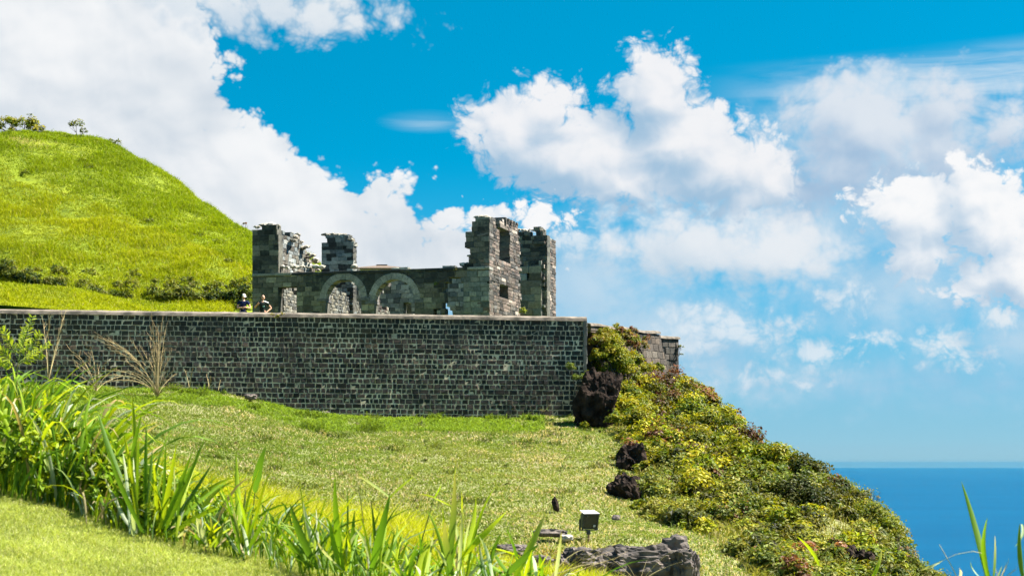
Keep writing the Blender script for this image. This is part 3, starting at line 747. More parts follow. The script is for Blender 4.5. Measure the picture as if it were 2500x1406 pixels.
for k in range(24):
    a_ = R.uniform(.3, w1); px_ = 1195 + 75 * a_ / w1; x_, y_ = Xf(.3, a_); yy_ = 533 + (4 if px_ > 1203 else 0) + (24 if 1207 < px_ < 1219 else 0) + (8 if px_ > 1219 else 0) + (9 * math.sin(px_ * .9) if px_ > 1226 else 0) + (26 if px_ > 1262 else 0)
    loose_at((x_, y_, (EY - yy_) * y_ / F - .10), R.uniform(.08, .2))
# stone sills/benches lit inside the openings
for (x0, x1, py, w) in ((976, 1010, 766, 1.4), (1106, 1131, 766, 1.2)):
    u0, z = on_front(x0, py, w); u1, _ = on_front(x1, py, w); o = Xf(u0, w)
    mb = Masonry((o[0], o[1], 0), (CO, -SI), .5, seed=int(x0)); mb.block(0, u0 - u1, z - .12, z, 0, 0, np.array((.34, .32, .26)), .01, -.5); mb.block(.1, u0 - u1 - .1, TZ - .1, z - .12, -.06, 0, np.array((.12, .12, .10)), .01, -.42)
    mb.emit(ruin, M['ashlar'], 2, 'stone_bench')

# ------------------------------------------------------------------ low house with a hipped roof behind the ruin
def house():
    d = 107.0; x0, x1 = P(852, 0, d)[0], P(998, 0, d)[0]; yb = d + 5
    ze = P(0, 654, d)[2]; zr = P(0, 637, d)[2]; zg = 6.0
    root = empty('tiled_house', ((x0 + x1) / 2, d + 2.5, zg)); tag(root, 'low house with brown hipped shingle roof behind the ruin', 'house')
    def box(name, a, b, mat, par=root):
        v = np.array([(x, y, z) for z in (a[2], b[2]) for (x, y) in ((a[0], a[1]), (b[0], a[1]), (b[0], b[1]), (a[0], b[1]))])
        return link(name, npmesh(name, v, np.array([[3, 2, 1, 0], [4, 5, 6, 7], [0, 1, 5, 4], [1, 2, 6, 5], [2, 3, 7, 6], [3, 0, 4, 7]])), mat, par)
    wm = flat_mat('house_render', (.42, .40, .36), .9); rm = flat_mat('brown_shingle', (.13, .095, .07), .85, .2, .3, 5, .6, .03)
    box('wall', (x0 + .25, d + .25, zg - .5), (x1 - .25, yb - .25, ze + .02), wm)
    h = .06; rx = 1.1
    rows = 6
    rid0, rid1 = np.array((x0 + rx * 1.4, d + 2.5, zr)), np.array((x1 - rx * 1.4, d + 2.5, zr))
    v = np.array([(x0, d, ze), (x1, d, ze), (x1, yb, ze), (x0, yb, ze), rid0, rid1, (x0, d, ze - h), (x1, d, ze - h), (x1, yb, ze - h), (x0, yb, ze - h)])
    roof = link('roof', npmesh('roof', v, [np.array([[0, 1, 5, 4], [2, 3, 4, 5], [0, 6, 7, 1], [1, 7, 8, 2], [2, 8, 9, 3], [3, 9, 6, 0], [9, 8, 7, 6]]), np.array([[1, 2, 5], [3, 0, 4]])]), rm, root)
    box('ridge_cap', rid0 + (-.1, -.12, -.03), rid1 + (.1, .12, .05), rm, roof)
    box('window', (x1 - 1.2, d + .2, ze - 1.3), (x1 - .6, d + .248, ze - .4), flat_mat('dark_glass', (.02, .025, .03), .15, .5, .1))
house()

# ------------------------------------------------------------------ vegetation builders
def blades_mesh(name, pos, h, w, lean, cols, rg, upw=1.0):
    n = len(pos); az_ = rg.uniform(0, 2 * math.pi, n); wa_ = rg.uniform(0, math.pi, n)
    d = np.stack([np.cos(az_), np.sin(az_), np.zeros(n)], -1); s_ = np.stack([np.cos(wa_), np.sin(wa_), np.zeros(n)], -1) * (w / 2)[:, None]
    up = np.array((0, 0, 1.0))
    mid = pos + up * (h * .58)[:, None] + d * (lean * h * .3)[:, None]
    tip = pos + up * (h * (1 - .25 * lean))[:, None] + d * (lean * h)[:, None]
    v = np.stack([pos - s_, pos + s_, mid + s_ * .8, mid - s_ * .8, tip], 1).reshape(-1, 3)
    i = np.arange(n)[:, None] * 5
    return npmesh(name, v, [i + np.array([[0, 1, 2, 3]]), i + np.array([[3, 2, 4]])], np.repeat(cols, 5, 0))
def leaves_arrays(pos, size, nrm, cols, rg, asp=.55):
    n = len(pos); nrm = nrm / np.maximum(np.linalg.norm(nrm, axis=1, keepdims=True), 1e-6)
    t_ = rg.normal(0, 1, (n, 3)); t_ -= nrm * (t_ * nrm).sum(1, keepdims=True); t_ /= np.linalg.norm(t_, axis=1, keepdims=True)
    b_ = np.cross(nrm, t_); s_ = size[:, None]
    v = np.stack([pos - t_ * s_ * .5, pos + b_ * s_ * asp * .5 + nrm * s_ * .1, pos + t_ * s_ * .5, pos - b_ * s_ * asp * .5 + nrm * s_ * .1], 1)
    return v.reshape(-1, 3), np.repeat(cols, 4, 0)
LEAF_F = np.array([[0, 1, 2], [0, 2, 3]])
def leaf_mesh(name, chunks):
    v = np.concatenate([c[0] for c in chunks]); c_ = np.concatenate([c[1] for c in chunks]); n = len(v) // 4
    return npmesh(name, v, (np.arange(n)[:, None, None] * 4 + LEAF_F[None]).reshape(-1, 3), c_)
def bush(c, r, n, size, palette, rg, lumps=14, flat=.8, up=.5):
    """leaves gathered in tufts over a dome, gaps between the tufts"""
    th = rg.uniform(0, 2 * math.pi, lumps); ph = np.arccos(rg.uniform(-.15, 1, lumps)); rad = rg.uniform(.45, .85, lumps)
    lc = np.stack([np.sin(ph) * np.cos(th), np.sin(ph) * np.sin(th), np.cos(ph) * flat], -1) * rad[:, None] * r
    lr = rg.uniform(.22, .45, lumps) * r; pal = np.array(palette)
    lcol = pal[rg.integers(len(pal), size=lumps)]
    k = rg.integers(lumps, size=n); dirs = rg.normal(0, 1, (n, 3)); dirs /= np.linalg.norm(dirs, axis=1, keepdims=True)
    dirs[:, 2] = np.where(dirs[:, 2] < -.3, -dirs[:, 2], dirs[:, 2])
    p = lc[k] + dirs * (lr[k] * rg.uniform(.35, 1.15, n))[:, None]
    cols = lcol[k] * rg.uniform(.7, 1.35, (n, 1)) * (1 + rg.normal(0, .06, (n, 3)))
    sw = rg.random(n) < .18; cols[sw] = pal[rg.integers(len(pal), size=sw.sum())] * rg.uniform(.8, 1.3, (sw.sum(), 1))
    nrm = dirs * .7 + np.array((0, 0, up)) + rg.normal(0, .45, (n, 3))
    return leaves_arrays(np.array(c) + p, size * rg.uniform(.6, 1.4, n), nrm, np.clip(cols, .004, 1), rg)
def tube_arrays(pts, r0, r1, sides=5):
    pts = np.array(pts, float); n = len(pts); vs = []
    for i, p in enumerate(pts):
        d = pts[min(i + 1, n - 1)] - pts[max(i - 1, 0)]; d /= np.linalg.norm(d) + 1e-9
        a = np.cross(d, (0.3, .9, .2)); a /= np.linalg.norm(a) + 1e-9; b_ = np.cross(d, a); r_ = r0 + (r1 - r0) * i / (n - 1)
        for k in range(sides): x = 2 * math.pi * k / sides; vs.append(p + (a * math.cos(x) + b_ * math.sin(x)) * r_)
    f = [[i * sides + k, i * sides + (k + 1) % sides, (i + 1) * sides + (k + 1) % sides, (i + 1) * sides + k] for i in range(n - 1) for k in range(sides)]
    return np.array(vs), np.array(f)
def merge(parts):
    vs, fs, cs, o = [], [], [], 0
    for v, f, c in parts: vs.append(v); fs.append(f + o); cs.append(np.tile(np.array(c), (len(v), 1)) if np.ndim(c) == 1 else c); o += len(v)
    return np.concatenate(vs), np.concatenate(fs), np.concatenate(cs)
def ribbon(base, ctrl, tip, width, col, seg=9, fold=.25, side=None, tipcol=None, rg=rng, wpow=.8):
    """one long grass leaf: a folded strip along a curve"""
    base, ctrl, tip = (np.array(q, float) for q in (base, ctrl, tip)); t_ = np.linspace(0, 1, seg + 1)[:, None]
    c = base * (1 - t_) ** 2 + ctrl * 2 * t_ * (1 - t_) + tip * t_ ** 2
    d = np.gradient(c, axis=0); d /= np.linalg.norm(d, axis=1, keepdims=True) + 1e-9
    if side is None: side = np.array((1, rg.uniform(-.6, .6), 0.0))
    s_ = side - d * (d @ side)[:, None]; s_ /= np.linalg.norm(s_, axis=1, keepdims=True) + 1e-9
    nn = np.cross(d, s_); tt = t_[:, 0]
    prof = np.where(tt < .35, .45 + .55 * (tt / .35) ** .7, np.maximum(1 - ((tt - .35) / .65) ** 1.7, 0) ** wpow)[:, None] * width / 2
    v = np.stack([c - s_ * prof, c - nn * prof * fold * 2, c + s_ * prof], 1).reshape(-1, 3)
    i = np.arange(seg)[:, None] * 3
    f = np.concatenate([i + np.array([[0, 1, 4, 3]]), i + np.array([[1, 2, 5, 4]])])
    col = np.array(col); tc = col if tipcol is None else np.array(tipcol)
    cols = np.repeat(col[None] * (1 - tt[:, None] ** 2) + tc[None] * tt[:, None] ** 2, 3, 0)
    return v, f, cols

# ------------------------------------------------------------------ grass on the ground sheets (nobody could count it)
def vis_mask(p, m=160):
    px, py = proj(p); return (px > -m) & (px < 2500 + m) & (py > -m) & (py < 1406 + m)
# hill
n = 520000
x = rng.uniform(-42, -8, n); y = rng.uniform(80, 136, n); z = hill_f(x, y); p = np.stack([x, y, z], -1)
yw_ = WALL_A[1] + (x - WALL_A[0]) / (WALL_B[0] - WALL_A[0]) * (WALL_B[1] - WALL_A[1])
px, py = proj(p)
keep = (y > yw_ + .8) & (px > -140) & (px < 800) & (py > 280) & ((px < 616) | (z > 8)) & ~((px > 570) & (y < 100) & (px < 1400)); p = p[keep]; n = len(p)
pn = vnoise(p[:, 0], p[:, 1], .55, 12, 3); pb = vnoise(p[:, 0], p[:, 1], .12, 15, 2)
h = np.clip(.20 + .42 * pn + rng.normal(0, .08, n), .07, .95)
ca = np.array((.300, .325, .006)); cb = np.array((.215, .265, .006)); cs_ = np.array((.40, .36, .09))
mixf = np.clip(.5 + pb * .9 + rng.normal(0, .25, n), 0, 1)[:, None]
cols = ca * mixf + cb * (1 - mixf); dk = pn < -.28; cols[dk] *= .8
sw = rng.random(n) < .05; cols[sw] = cs_
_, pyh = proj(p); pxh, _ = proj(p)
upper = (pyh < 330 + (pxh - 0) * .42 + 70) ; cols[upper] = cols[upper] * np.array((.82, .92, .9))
cols *= rng.uniform(.75, 1.25, (n, 1))
bare = (np.hypot((pxh - 70) / 95, (pyh - 350 - (pxh - 70) * .12) / 15) + rng.normal(0, .35, n) < .9); h[bare] *= .25; cols[bare] = np.array((.36, .33, .12)) * rng.uniform(.8, 1.2, (bare.sum(), 1))
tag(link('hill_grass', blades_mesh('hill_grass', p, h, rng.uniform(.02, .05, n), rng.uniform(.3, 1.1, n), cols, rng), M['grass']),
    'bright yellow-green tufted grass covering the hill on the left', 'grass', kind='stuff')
# slope below the wall
n = 420000
x = rng.uniform(-24, 10, n); y = 44 + 37 * rng.random(n) ** .8; p = np.stack([x, y, slope_f(x, y)], -1)
px, py = proj(p); keep = (px > -120) & (px < 1900) & (py < 1440) & (y < WALL_A[1] + (x - WALL_A[0]) / (WALL_B[0] - WALL_A[0]) * (WALL_B[1] - WALL_A[1]) + .2)
p = p[keep]; n = len(p); px = px[keep]; py = py[keep]
pn = vnoise(p[:, 0], p[:, 1], 1.1, 22, 3); pb = vnoise(p[:, 0], p[:, 1], .22, 25, 2)
g1 = np.array((.150, .215, .032)); g2 = np.array((.215, .250, .055)); st_ = np.array((.52, .44, .27))
m1 = np.clip(.45 + pb * .8 + rng.normal(0, .2, n), 0, 1)[:, None]; cols = g1 * (1 - m1) + g2 * m1
straw = rng.random(n) < np.clip(.15 + .65 * pn + .2 * (px > 1250), .03, .75); cols[straw] = st_ * rng.uniform(.75, 1.15, (straw.sum(), 1))
wb_ = 955 + np.clip((px - 560) / 200, 0, 1) * 62; lush = (py < wb_ + 38) & (px < 1330) & (pn > -.3); cols[lush] = np.array((.20, .29, .03)) * rng.uniform(.7, 1.2, (lush.sum(), 1))
h = np.clip(.085 + .07 * pn + rng.normal(0, .03, n), .03, .3); h[lush] *= 1.5; h[straw] *= .8
tuft = vnoise(p[:, 0], p[:, 1], .8, 41, 2) > .52; h[tuft] *= 2.1; cols[tuft & ~straw] *= .7
cols *= rng.uniform(.75, 1.25, (n, 1))
tag(link('slope_grass', blades_mesh('slope_grass', p, h, rng.uniform(.022, .05, n), rng.uniform(.5, 1.5, n), cols, rng), M['grass']),
    'short green and straw-coloured turf on the slope below the basalt wall', 'grass', kind='stuff')
wd = []
for k in range(70):
    xx, yy = rng.uniform(420, 1480), rng.uniform(1000, 1300); dd = slope_f0; 
    for d in np.arange(50, 81, .5):
        w_ = P(xx, yy, d)
        if w_[2] <= float(slope_f0(np.array([w_[0]]), np.array([w_[1]]))[0]): break
    wd.append(bush(w_, rng.uniform(.10, .32), 70, .07, [(.10, .15, .02), (.14, .19, .02), (.07, .10, .015), (.20, .16, .07)], rng, lumps=6, flat=.5))
tag(link('slope_weeds', leaf_mesh('slope_weeds', wd), M['leaf']), 'low green weeds dotted over the turf slope', 'weeds', kind='stuff')
# terrace and hill-foot strip is part of hill_grass; mown lawn near the camera
n = 230000
y = rng.uniform(6.8, 10.9, n); x = rng.uniform(-.345, -.02, n) * y; p = np.stack([x, y, near_ground(x, y)], -1)
px, py = proj(p); keep = (py < 1440); p = p[keep]; n = len(p)
pn = vnoise(p[:, 0], p[:, 1], 4.0, 32, 3)
cols = np.array((.33, .375, .085)) * (1 + .3 * pn[:, None]) * rng.uniform(.7, 1.3, (n, 1)); sw = rng.random(n) < .12; cols[sw] = np.array((.52, .50, .25))
h = np.clip(.030 + .014 * pn + rng.normal(0, .008, n), .012, .07)
tag(link('lawn_grass', blades_mesh('lawn_grass', p, h, rng.uniform(.0022, .0050, n), rng.uniform(.3, 1.2, n), cols, rng), M['grass']),
    'pale green mown lawn in the lower left corner', 'grass', kind='stuff')
# taller yellow grass on the bank behind the canes
n = 110000
y = 10.9 + 6.8 * rng.random(n) ** .8; x = rng.uniform(-.33, .06, n) * y; p = np.stack([x, y, near_ground(x, y)], -1)
pn = vnoise(p[:, 0], p[:, 1], 1.2, 33, 3); pxx, _ = proj(p)
cols = (np.array((.37, .385, .010)) * np.clip(1 + .35 * pn[:, None], .6, 1.5)) * rng.uniform(.75, 1.25, (n, 1)); sw = rng.random(n) < .10; cols[sw] = np.array((.46, .40, .15))
h = np.clip(.27 + .22 * pn + rng.normal(0, .07, n), .05, .6) * np.where(pxx > 1150, .6, 1) * np.clip((y - 10.6) / 1.6, .3, 1)
tag(link('bank_grass', blades_mesh('bank_grass', p, h, rng.uniform(.004, .009, n), rng.uniform(.2, .8, n), cols, rng), M['grass']),
    'tall bright yellow grass on the bank behind the cane leaves', 'grass', kind='stuff')

# ------------------------------------------------------------------ scrub on the cliff
SCRUB = [(1448, 1000), (1470, 940), (1560, 925), (1610, 935), (1680, 950), (1750, 975), (1835, 1060), (1930, 1112), (2030, 1162), (2100, 1232), (2145, 1305), (2200, 1380), (2240, 1440), (1840, 1440), (1800, 1350), (1740, 1325), (1640, 1285), (1575, 1250), (1560, 1180), (1530, 1120), (1500, 1060)]
def slope_hits(px, py):
    px = np.asarray(px, float); py = np.asarray(py, float); Y = np.full(px.shape, np.nan)
    for d in np.arange(44, 96, .4):
        xx = (px - CX) * d / F; hit = np.isnan(Y) & ((EY - py) * d / F <= slope_f0(xx, np.full(px.shape, d)))
        Y[hit] = d
    return Y
YG = [(.20, .205, .008), (.14, .17, .008), (.26, .235, .012), (.085, .12, .008)]
OL = [(.14, .16, .018), (.105, .135, .015), (.19, .185, .035), (.07, .10, .012)]
RD = [(.20, .085, .045), (.14, .12, .03), (.24, .12, .06), (.10, .12, .02), (.15, .06, .045)]
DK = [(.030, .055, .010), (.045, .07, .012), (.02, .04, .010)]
ST = [(.24, .225, .04), (.18, .195, .025), (.12, .14, .02), (.20, .20, .03)]
ch = {'yg': [], 'rd': [], 'st': []}
cx_ = rng.uniform(1440, 2260, 900); cy_ = rng.uniform(900, 1440, 900)
ok = inpoly(cx_, cy_, SCRUB); cx_, cy_ = cx_[ok], cy_[ok]
Yh = slope_hits(cx_, cy_)
cnt = 0
for a, b_, d in zip(cx_, cy_, Yh):
    if np.isnan(d) or cnt > 300: continue
    cnt += 1; q = P(a, b_, d); br = rng.choice([.38, .7, 1.0, 1.25, 1.5], p=[.16, .20, .28, .22, .14]); SC_ = lambda pal: [tuple(np.array(c_) * br) for c_ in pal]; r_ = rng.uniform(.6, 1.35) * (1.0 if b_ < 1250 else .8)
    if a > 1990 : r_ *= .7
    ridge = b_ - np.interp(a, [1680, 1750, 1835, 1930, 2030, 2100, 2145, 2240], [950, 975, 1060, 1112, 1162, 1232, 1305, 1440])
    red = (1600 < a < 1860) and ridge < 60 and rng.random() < .55
    if red: ch['rd'].append(bush(q, r_, int(1000 * r_ * 1.4), .14, SC_(RD), rng))
    elif b_ > 1210 and rng.random() < .6: ch['st'].append(bush(q, r_ * .8, int(900 * r_ * 1.4), .125, SC_(ST), rng, flat=.7))
    else: ch['yg'].append(bush(q, r_, int(1050 * r_ * 1.4), .155, SC_((YG if b_ < 1150 or rng.random() < .4 else OL) + ([RD[0], RD[2]] if rng.random() < .22 else [])), rng))
for (a, b_, d, r_) in ((1572, 1150, 67.6, .42), (1556, 1178, 65.6, .40), (1520, 1160, 66.4, .22), (1572, 1238, 61.8, .45), (1548, 1252, 61.0, .30), (1508, 1068, 76.3, .45), (1478, 1086, 75.6, .30), (1500, 1030, 77.0, .5), (1425, 1040, 77.2, .22), (1885, 1385, 52.6, .35), (1815, 1378, 52.8, .3), (2110, 1398, 56.0, .3)):
    ch['yg'].append(bush(P(a, b_, d), r_, int(900 * r_ + 120), .12, YG + OL[:1], rng, lumps=12))
tag(link('cliff_scrub', leaf_mesh('cliff_scrub', ch['yg']), M['leaf']), 'dense yellow-green scrub covering the steep cliff edge on the right', 'scrub', kind='stuff')
tag(link('cliff_vine', leaf_mesh('cliff_vine', ch['rd']), M['leaf']), 'reddish-brown vine growth along the skyline of the cliff below the bastion', 'vine', kind='stuff')
tag(link('cliff_straw_scrub', leaf_mesh('cliff_straw_scrub', ch['st']), M['leaf']), 'straw and olive coloured low scrub on the lower cliff edge', 'scrub', kind='stuff')
# long fine grass between the shrubs
n = 26000
cxx = rng.uniform(1500, 2260, n); cyy = rng.uniform(960, 1440, n); ok = inpoly(cxx, cyy, SCRUB); cxx, cyy = cxx[ok], cyy[ok]; d = slope_hits(cxx, cyy); ok = ~np.isnan(d)
p = np.stack([(cxx - CX) * d / F, d, (EY - cyy) * d / F], -1)[ok]; n = len(p)
cols = np.array((.20, .20, .03)) * rng.uniform(.5, 1.4, (n, 1)); sw = rng.random(n) < .25; cols[sw] = np.array((.34, .29, .12))
tag(link('cliff_grass', blades_mesh('cliff_grass', p, rng.uniform(.2, .55, n), rng.uniform(.02, .04, n), rng.uniform(.3, 1.1, n), cols, rng), M['grass']), 'long olive grass between the cliff shrubs', 'grass', kind='stuff')

extra = []
for k in range(46):                                  # the far side of the cliff edge keeps its cover
    t_ = rng.random(); a = np.interp(t_, [0, .25, .5, .75, 1], [1840, 1940, 2060, 2150, 2260]); b_ = np.interp(a, [1840, 1940, 2060, 2150, 2260], [1085, 1135, 1190, 1330, 1440]); d = np.interp(a, [1840, 1940, 2060, 2150, 2260], [79, 74, 69, 61.5, 57])
    q = P(a, b_, d) + np.array((rng.uniform(.0, 1.4), rng.uniform(-.5, 1), 0)); q[2] = float(slope_f0(np.array([q[0]]), np.array([q[1]]))[0]) + .1
    extra.append(bush(q, rng.uniform(.5, .9), 900, .11, YG + OL, rng))
tag(link('cliff_edge_scrub', leaf_mesh('cliff_edge_scrub', extra), M['leaf']), 'scrub on the outer rim of the cliff facing the sea', 'scrub', kind='stuff')
def shrub(name, label, cat, parts, stem=None, group=None, base=None):
    """a bush of its own: foliage and a woody stem; parts = [(px, py, Y, r, n, leaf, palette)]"""
    q0 = P(*parts[0][:3]); b0 = base if base is not None else q0 - np.array((0, 0, parts[0][3] * .6))
    root = empty(name, b0); tag(root, label, cat, group)
    chs = [bush(P(a, b_, Y), r_, n_, lf, pal, rng, lumps=lm) for (a, b_, Y, r_, n_, lf, pal, lm) in parts]
    link('foliage', leaf_mesh('foliage', chs), M['leaf'], root)
    tubes = []
    for (a, b_, Y, r_, n_, lf, pal, lm) in parts:
        q = P(a, b_, Y); m_ = (b0 + q) / 2 + rng.normal(0, .08, 3) * r_
        tubes.append((*tube_arrays([b0 - (0, 0, .15), m_, q + (0, 0, r_ * .3)], .035 * min(1, r_ + .2), .012), (.09, .07, .05)))
        for k in range(4):
            e = q + rng.normal(0, .5, 3) * r_ * (1, 1, .8); tubes.append((*tube_arrays([m_, (m_ + e) / 2 + rng.normal(0, .05, 3), e], .016 * min(1, r_ + .2), .006, 4), (.09, .07, .05)))
    v, f, c = merge(tubes); link('stem', npmesh('stem', v, f, c), M['dry'], root)
    return root
VN = [YG[0], YG[1], (.22, .19, .02), YG[2]]
shrub('climbing_vine', 'yellow-green and rust leaved vine climbing the wing wall beside the basalt corner', 'vine',
      [(1500, 862, 81.6, .7, 1900, .12, VN, 20), (1535, 885, 82.4, .7, 1900, .12, VN + RD[:1], 20), (1462, 835, 81.4, .45, 1000, .11, VN + RD[:2], 14), (1448, 930, 80.6, .5, 1100, .12, YG, 14), (1515, 820, 83.0, .5, 1000, .11, VN + RD[:2], 14), (1462, 880, 81.3, .6, 1500, .12, YG, 16), (1560, 965, 82, .8, 2200, .12, YG + RD[:1], 20), (1600, 905, 84.2, .45, 800, .11, YG, 12), (1640, 965, 84.5, .75, 1700, .11, RD, 18), (1700, 962, 86, .7, 1500, .11, RD + YG[:1], 16), (1735, 965, 85.5, .5, 900, .11, YG + RD[:1], 12),
       (1478, 845, 82.1, .85, 3200, .12, VN + [RD[1]], 30), (1500, 905, 81.6, 1.0, 3800, .12, YG + VN[:2], 32), (1530, 840, 83.3, .65, 2200, .115, VN + RD[:3], 24), (1475, 812, 82.4, .4, 700, .085, VN, 12),
       (1565, 850, 84.2, .45, 700, .085, RD[:3] + VN, 12), (1560, 910, 83.6, .75, 2600, .115, YG, 24), (1590, 950, 83.0, .6, 1100, .09, YG + [RD[0]], 14), (1520, 965, 81.0, .9, 3200, .12, YG, 28), (1580, 830, 85, .3, 300, .08, RD, 8),
       (1545, 808, 84, .28, 260, .08, RD, 8), (1505, 803, 83, .3, 300, .08, VN, 8)], base=P(1530, 985, 80.5))
shrub('leafy_bush', 'bright yellow-green leafy bush overhanging the dark boulder', 'bush',
      [(1560, 1035, 75.5, .75, 1700, .10, VN, 18), (1525, 1075, 74.3, .5, 900, .10, VN, 14), (1600, 1080, 74.5, .7, 1400, .10, YG, 16), (1650, 1060, 76, .6, 1100, .10, YG, 14)], base=P(1590, 1110, 74.2))
shrub('dark_bush', 'dark green bush near the cliff skyline', 'bush',
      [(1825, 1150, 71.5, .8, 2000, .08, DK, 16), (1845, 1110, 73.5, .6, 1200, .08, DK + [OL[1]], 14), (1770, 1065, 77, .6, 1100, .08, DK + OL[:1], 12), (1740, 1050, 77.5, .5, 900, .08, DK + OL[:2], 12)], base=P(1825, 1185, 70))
shrub('corner_bush', 'small pale green bush against the foot of the basalt wall corner', 'bush', [(1395, 900, 79.6, .3, 420, .085, [(.17, .20, .04), (.12, .16, .03)], 10), (1412, 925, 79.5, .32, 420, .085, [(.15, .19, .03), (.10, .14, .02)], 10)], base=P(1408, 960, 79.7))
shrub('olive_bush', 'rounded olive bush standing above the lowest cliff rock', 'bush', [(1640, 1235, 62.5, .6, 1300, .075, OL, 14), (1700, 1250, 61, .65, 1400, .075, OL + DK[:1], 14), (1760, 1270, 60, .5, 900, .075, OL, 12)], base=P(1690, 1290, 59.5))
shrub('skyline_sprig', 'thin pale sprig sticking up from the cliff edge against the sea', 'shrub', [(2128, 1205, 65.5, .30, 60, .07, [(.16, .18, .07), (.20, .17, .10)], 8), (2120, 1235, 65.5, .22, 50, .07, [(.16, .18, .07)], 6), (2145, 1215, 65.5, .15, 30, .06, [(.2, .18, .1)], 4)], base=P(2112, 1262, 65.4))
shrub('pinkish_sprig', 'pinkish dry-leaved sprig on the cliff edge low against the sea', 'shrub', [(2225, 1358, 58, .30, 170, .06, [(.30, .21, .15), (.24, .20, .09)], 8), (2210, 1340, 58, .18, 70, .06, [(.30, .21, .15)], 5), (2195, 1312, 58.5, .15, 60, .06, [(.18, .19, .06)], 5)], base=P(2195, 1392, 58))
shrub('hilltop_bush', 'yellow-green bush on the hilltop at the left edge', 'bush', [(60, 309, 130, .95, 1100, .15, YG, 14), (22, 313, 130, .9, 1000, .15, YG, 14), (92, 319, 130, .6, 420, .14, YG, 10), (-20, 313, 130, .8, 800, .15, YG, 12), (72, 284, 130, .3, 40, .13, OL, 6)], base=P(50, 326, 130))
shrub('hilltop_shrub', 'darker single shrub on the hill crest right of the yellow bush', 'shrub', [(186, 310, 129.5, .62, 230, .15, OL + DK[:1], 11), (205, 322, 129.5, .35, 110, .14, OL, 6)], base=P(192, 338, 129.5))
shrub('crest_shrub', 'tiny dark shrub on the falling hill crest', 'shrub', [(288, 350, 128, .42, 100, .12, OL + [RD[0]], 7), (272, 344, 128, .22, 36, .12, OL, 5)], base=P(285, 370, 128))
shrub('crest_plant', 'tiny reddish plant on the hill crest touching the ruin corner', 'plant', [(601, 549, 117, .26, 50, .11, [RD[0], OL[0]], 5)], base=P(598, 566, 117))
shrub('wall_plant', 'small yellow-green plant at the foot of the ruin side wall', 'plant', [(1278, 764, 84, .22, 160, .075, [(.26, .28, .02), (.20, .24, .02)], 7), (1276, 755, 84, .12, 60, .06, [(.26, .28, .02)], 4)], base=P(1278, 778, 84))
shrub('coping_weed', 'yellow weed spilling over the coping of the basalt wall', 'weed', [(678, 775, 78.75, .16, 120, .06, [(.28, .24, .04), (.22, .22, .03)], 6), (690, 768, 78.8, .14, 60, .06, [(.28, .26, .04)], 5), (664, 769, 78.8, .12, 50, .06, [(.28, .24, .04)], 5)], base=P(676, 770, 79.0))
shrub('bastion_plant', 'small plant growing out of the right edge of the bastion wall', 'plant', [(1662, 848, 89.2, .18, 90, .07, OL, 6), (1664, 866, 89.2, .12, 40, .06, OL, 4)], base=P(1657, 862, 89.3))
shrub('ruin_weed', 'yellow weed growing from the string course near the tower', 'weed', [(1112, 659, 85.0, .13, 60, .06, [(.25, .20, .05), (.16, .17, .04)], 5), (1066, 694, 85.3, .16, 80, .06, [(.12, .16, .03)], 5)], base=P(1112, 664, 85.2))
# overgrown foot of the hill
foot = []
for xx in np.arange(-110, 620, 9):
    yb = np.interp(xx, [-110, 0, 100, 200, 350, 480, 560, 620], [668, 672, 700, 718, 728, 742, 735, 725]); dpt = np.interp(xx, [0, 300, 620], [99.5, 97.5, 98])
    q = P(xx + rng.normal(0, 8), yb + rng.normal(0, 7) - 6, dpt); r_ = rng.uniform(.4, .85)
    pal = OL + DK[:1] if rng.random() < .55 or xx < 120 else ST[1:] + OL[:1]
    if 90 < xx < 480 and rng.random() < .45: continue
    foot.append(bush(q, r_, int(480 * r_ * 1.4), .12, DK + OL[:2] if (xx < 90 or xx > 500) and rng.random() < .7 else pal, rng))
    if rng.random() < .5: foot.append(bush(q + (0, .8, .7), r_ * .8, 260, .12, OL + YG[:1], rng))
tag(link('hill_foot_scrub', leaf_mesh('hill_foot_scrub', foot), M['leaf']), 'dark overhanging scrub along the foot of the grassy hill', 'scrub', kind='stuff')
dkt = []
for k in range(9):
    q = P(rng.uniform(20, 560), 0, 1); xx = rng.uniform(-60, 560); yy = np.interp(xx, [0, 215, 400, 600], [345, 360, 470, 580]) + rng.uniform(25, 190)
    for d in np.arange(98, 132, .5):
        w_ = P(xx, yy, d)
        if w_[2] <= hill_f0(np.array([w_[0]]), np.array([w_[1]]))[0]: break
    dkt.append(bush(w_, rng.uniform(.3, .6), 150, .15, OL[:2] + YG[1:2] + YG[3:], rng, flat=.45))
tag(link('hill_low_scrub', leaf_mesh('hill_low_scrub', dkt), M['leaf']), 'scattered darker low scrub high on the grassy hill', 'scrub', kind='stuff')

# ------------------------------------------------------------------ rocks
def rock(name, label, ctr, size, mat, seed, cat='rock', rough=.35, sub=4, freq=1.3, strata=0.0, rot=0, cube=.86):
    bm = bmesh.new(); bmesh.ops.create_icosphere(bm, subdivisions=sub, radius=1)
    off = Vector((seed * 3.1, seed * 1.7, seed * .9))
    for v_ in bm.verts:
        d_ = v_.co.normalized(); k = 1 + rough * mnoise.fractal(d_ * freq + off, .75, 2.1, 7) * .9 - rough * .35 * abs(mnoise.noise(d_ * freq * 2.7 + off))
        k += rough * .10 * (mnoise.cell(d_ * freq * 2.2 + off) - .5)
        if cube: d_ = Vector([math.copysign(abs(c_) ** cube, c_) for c_ in d_])
        if strata: k += strata * math.sin(d_.z * 16 + 2 * mnoise.noise(d_ * 2 + off)) * .06
        v_.co = Vector((d_.x * size[0], d_.y * size[1], d_.z * size[2])) * k
    bmesh.ops.rotate(bm, verts=bm.verts, matrix=Matrix.Rotation(rot, 3, 'Y'))
    me = bpy.data.meshes.new(name); bm.to_mesh(me); bm.free()
    o = link(name, me, M[mat], None, ctr); tag(o, label, cat); return o
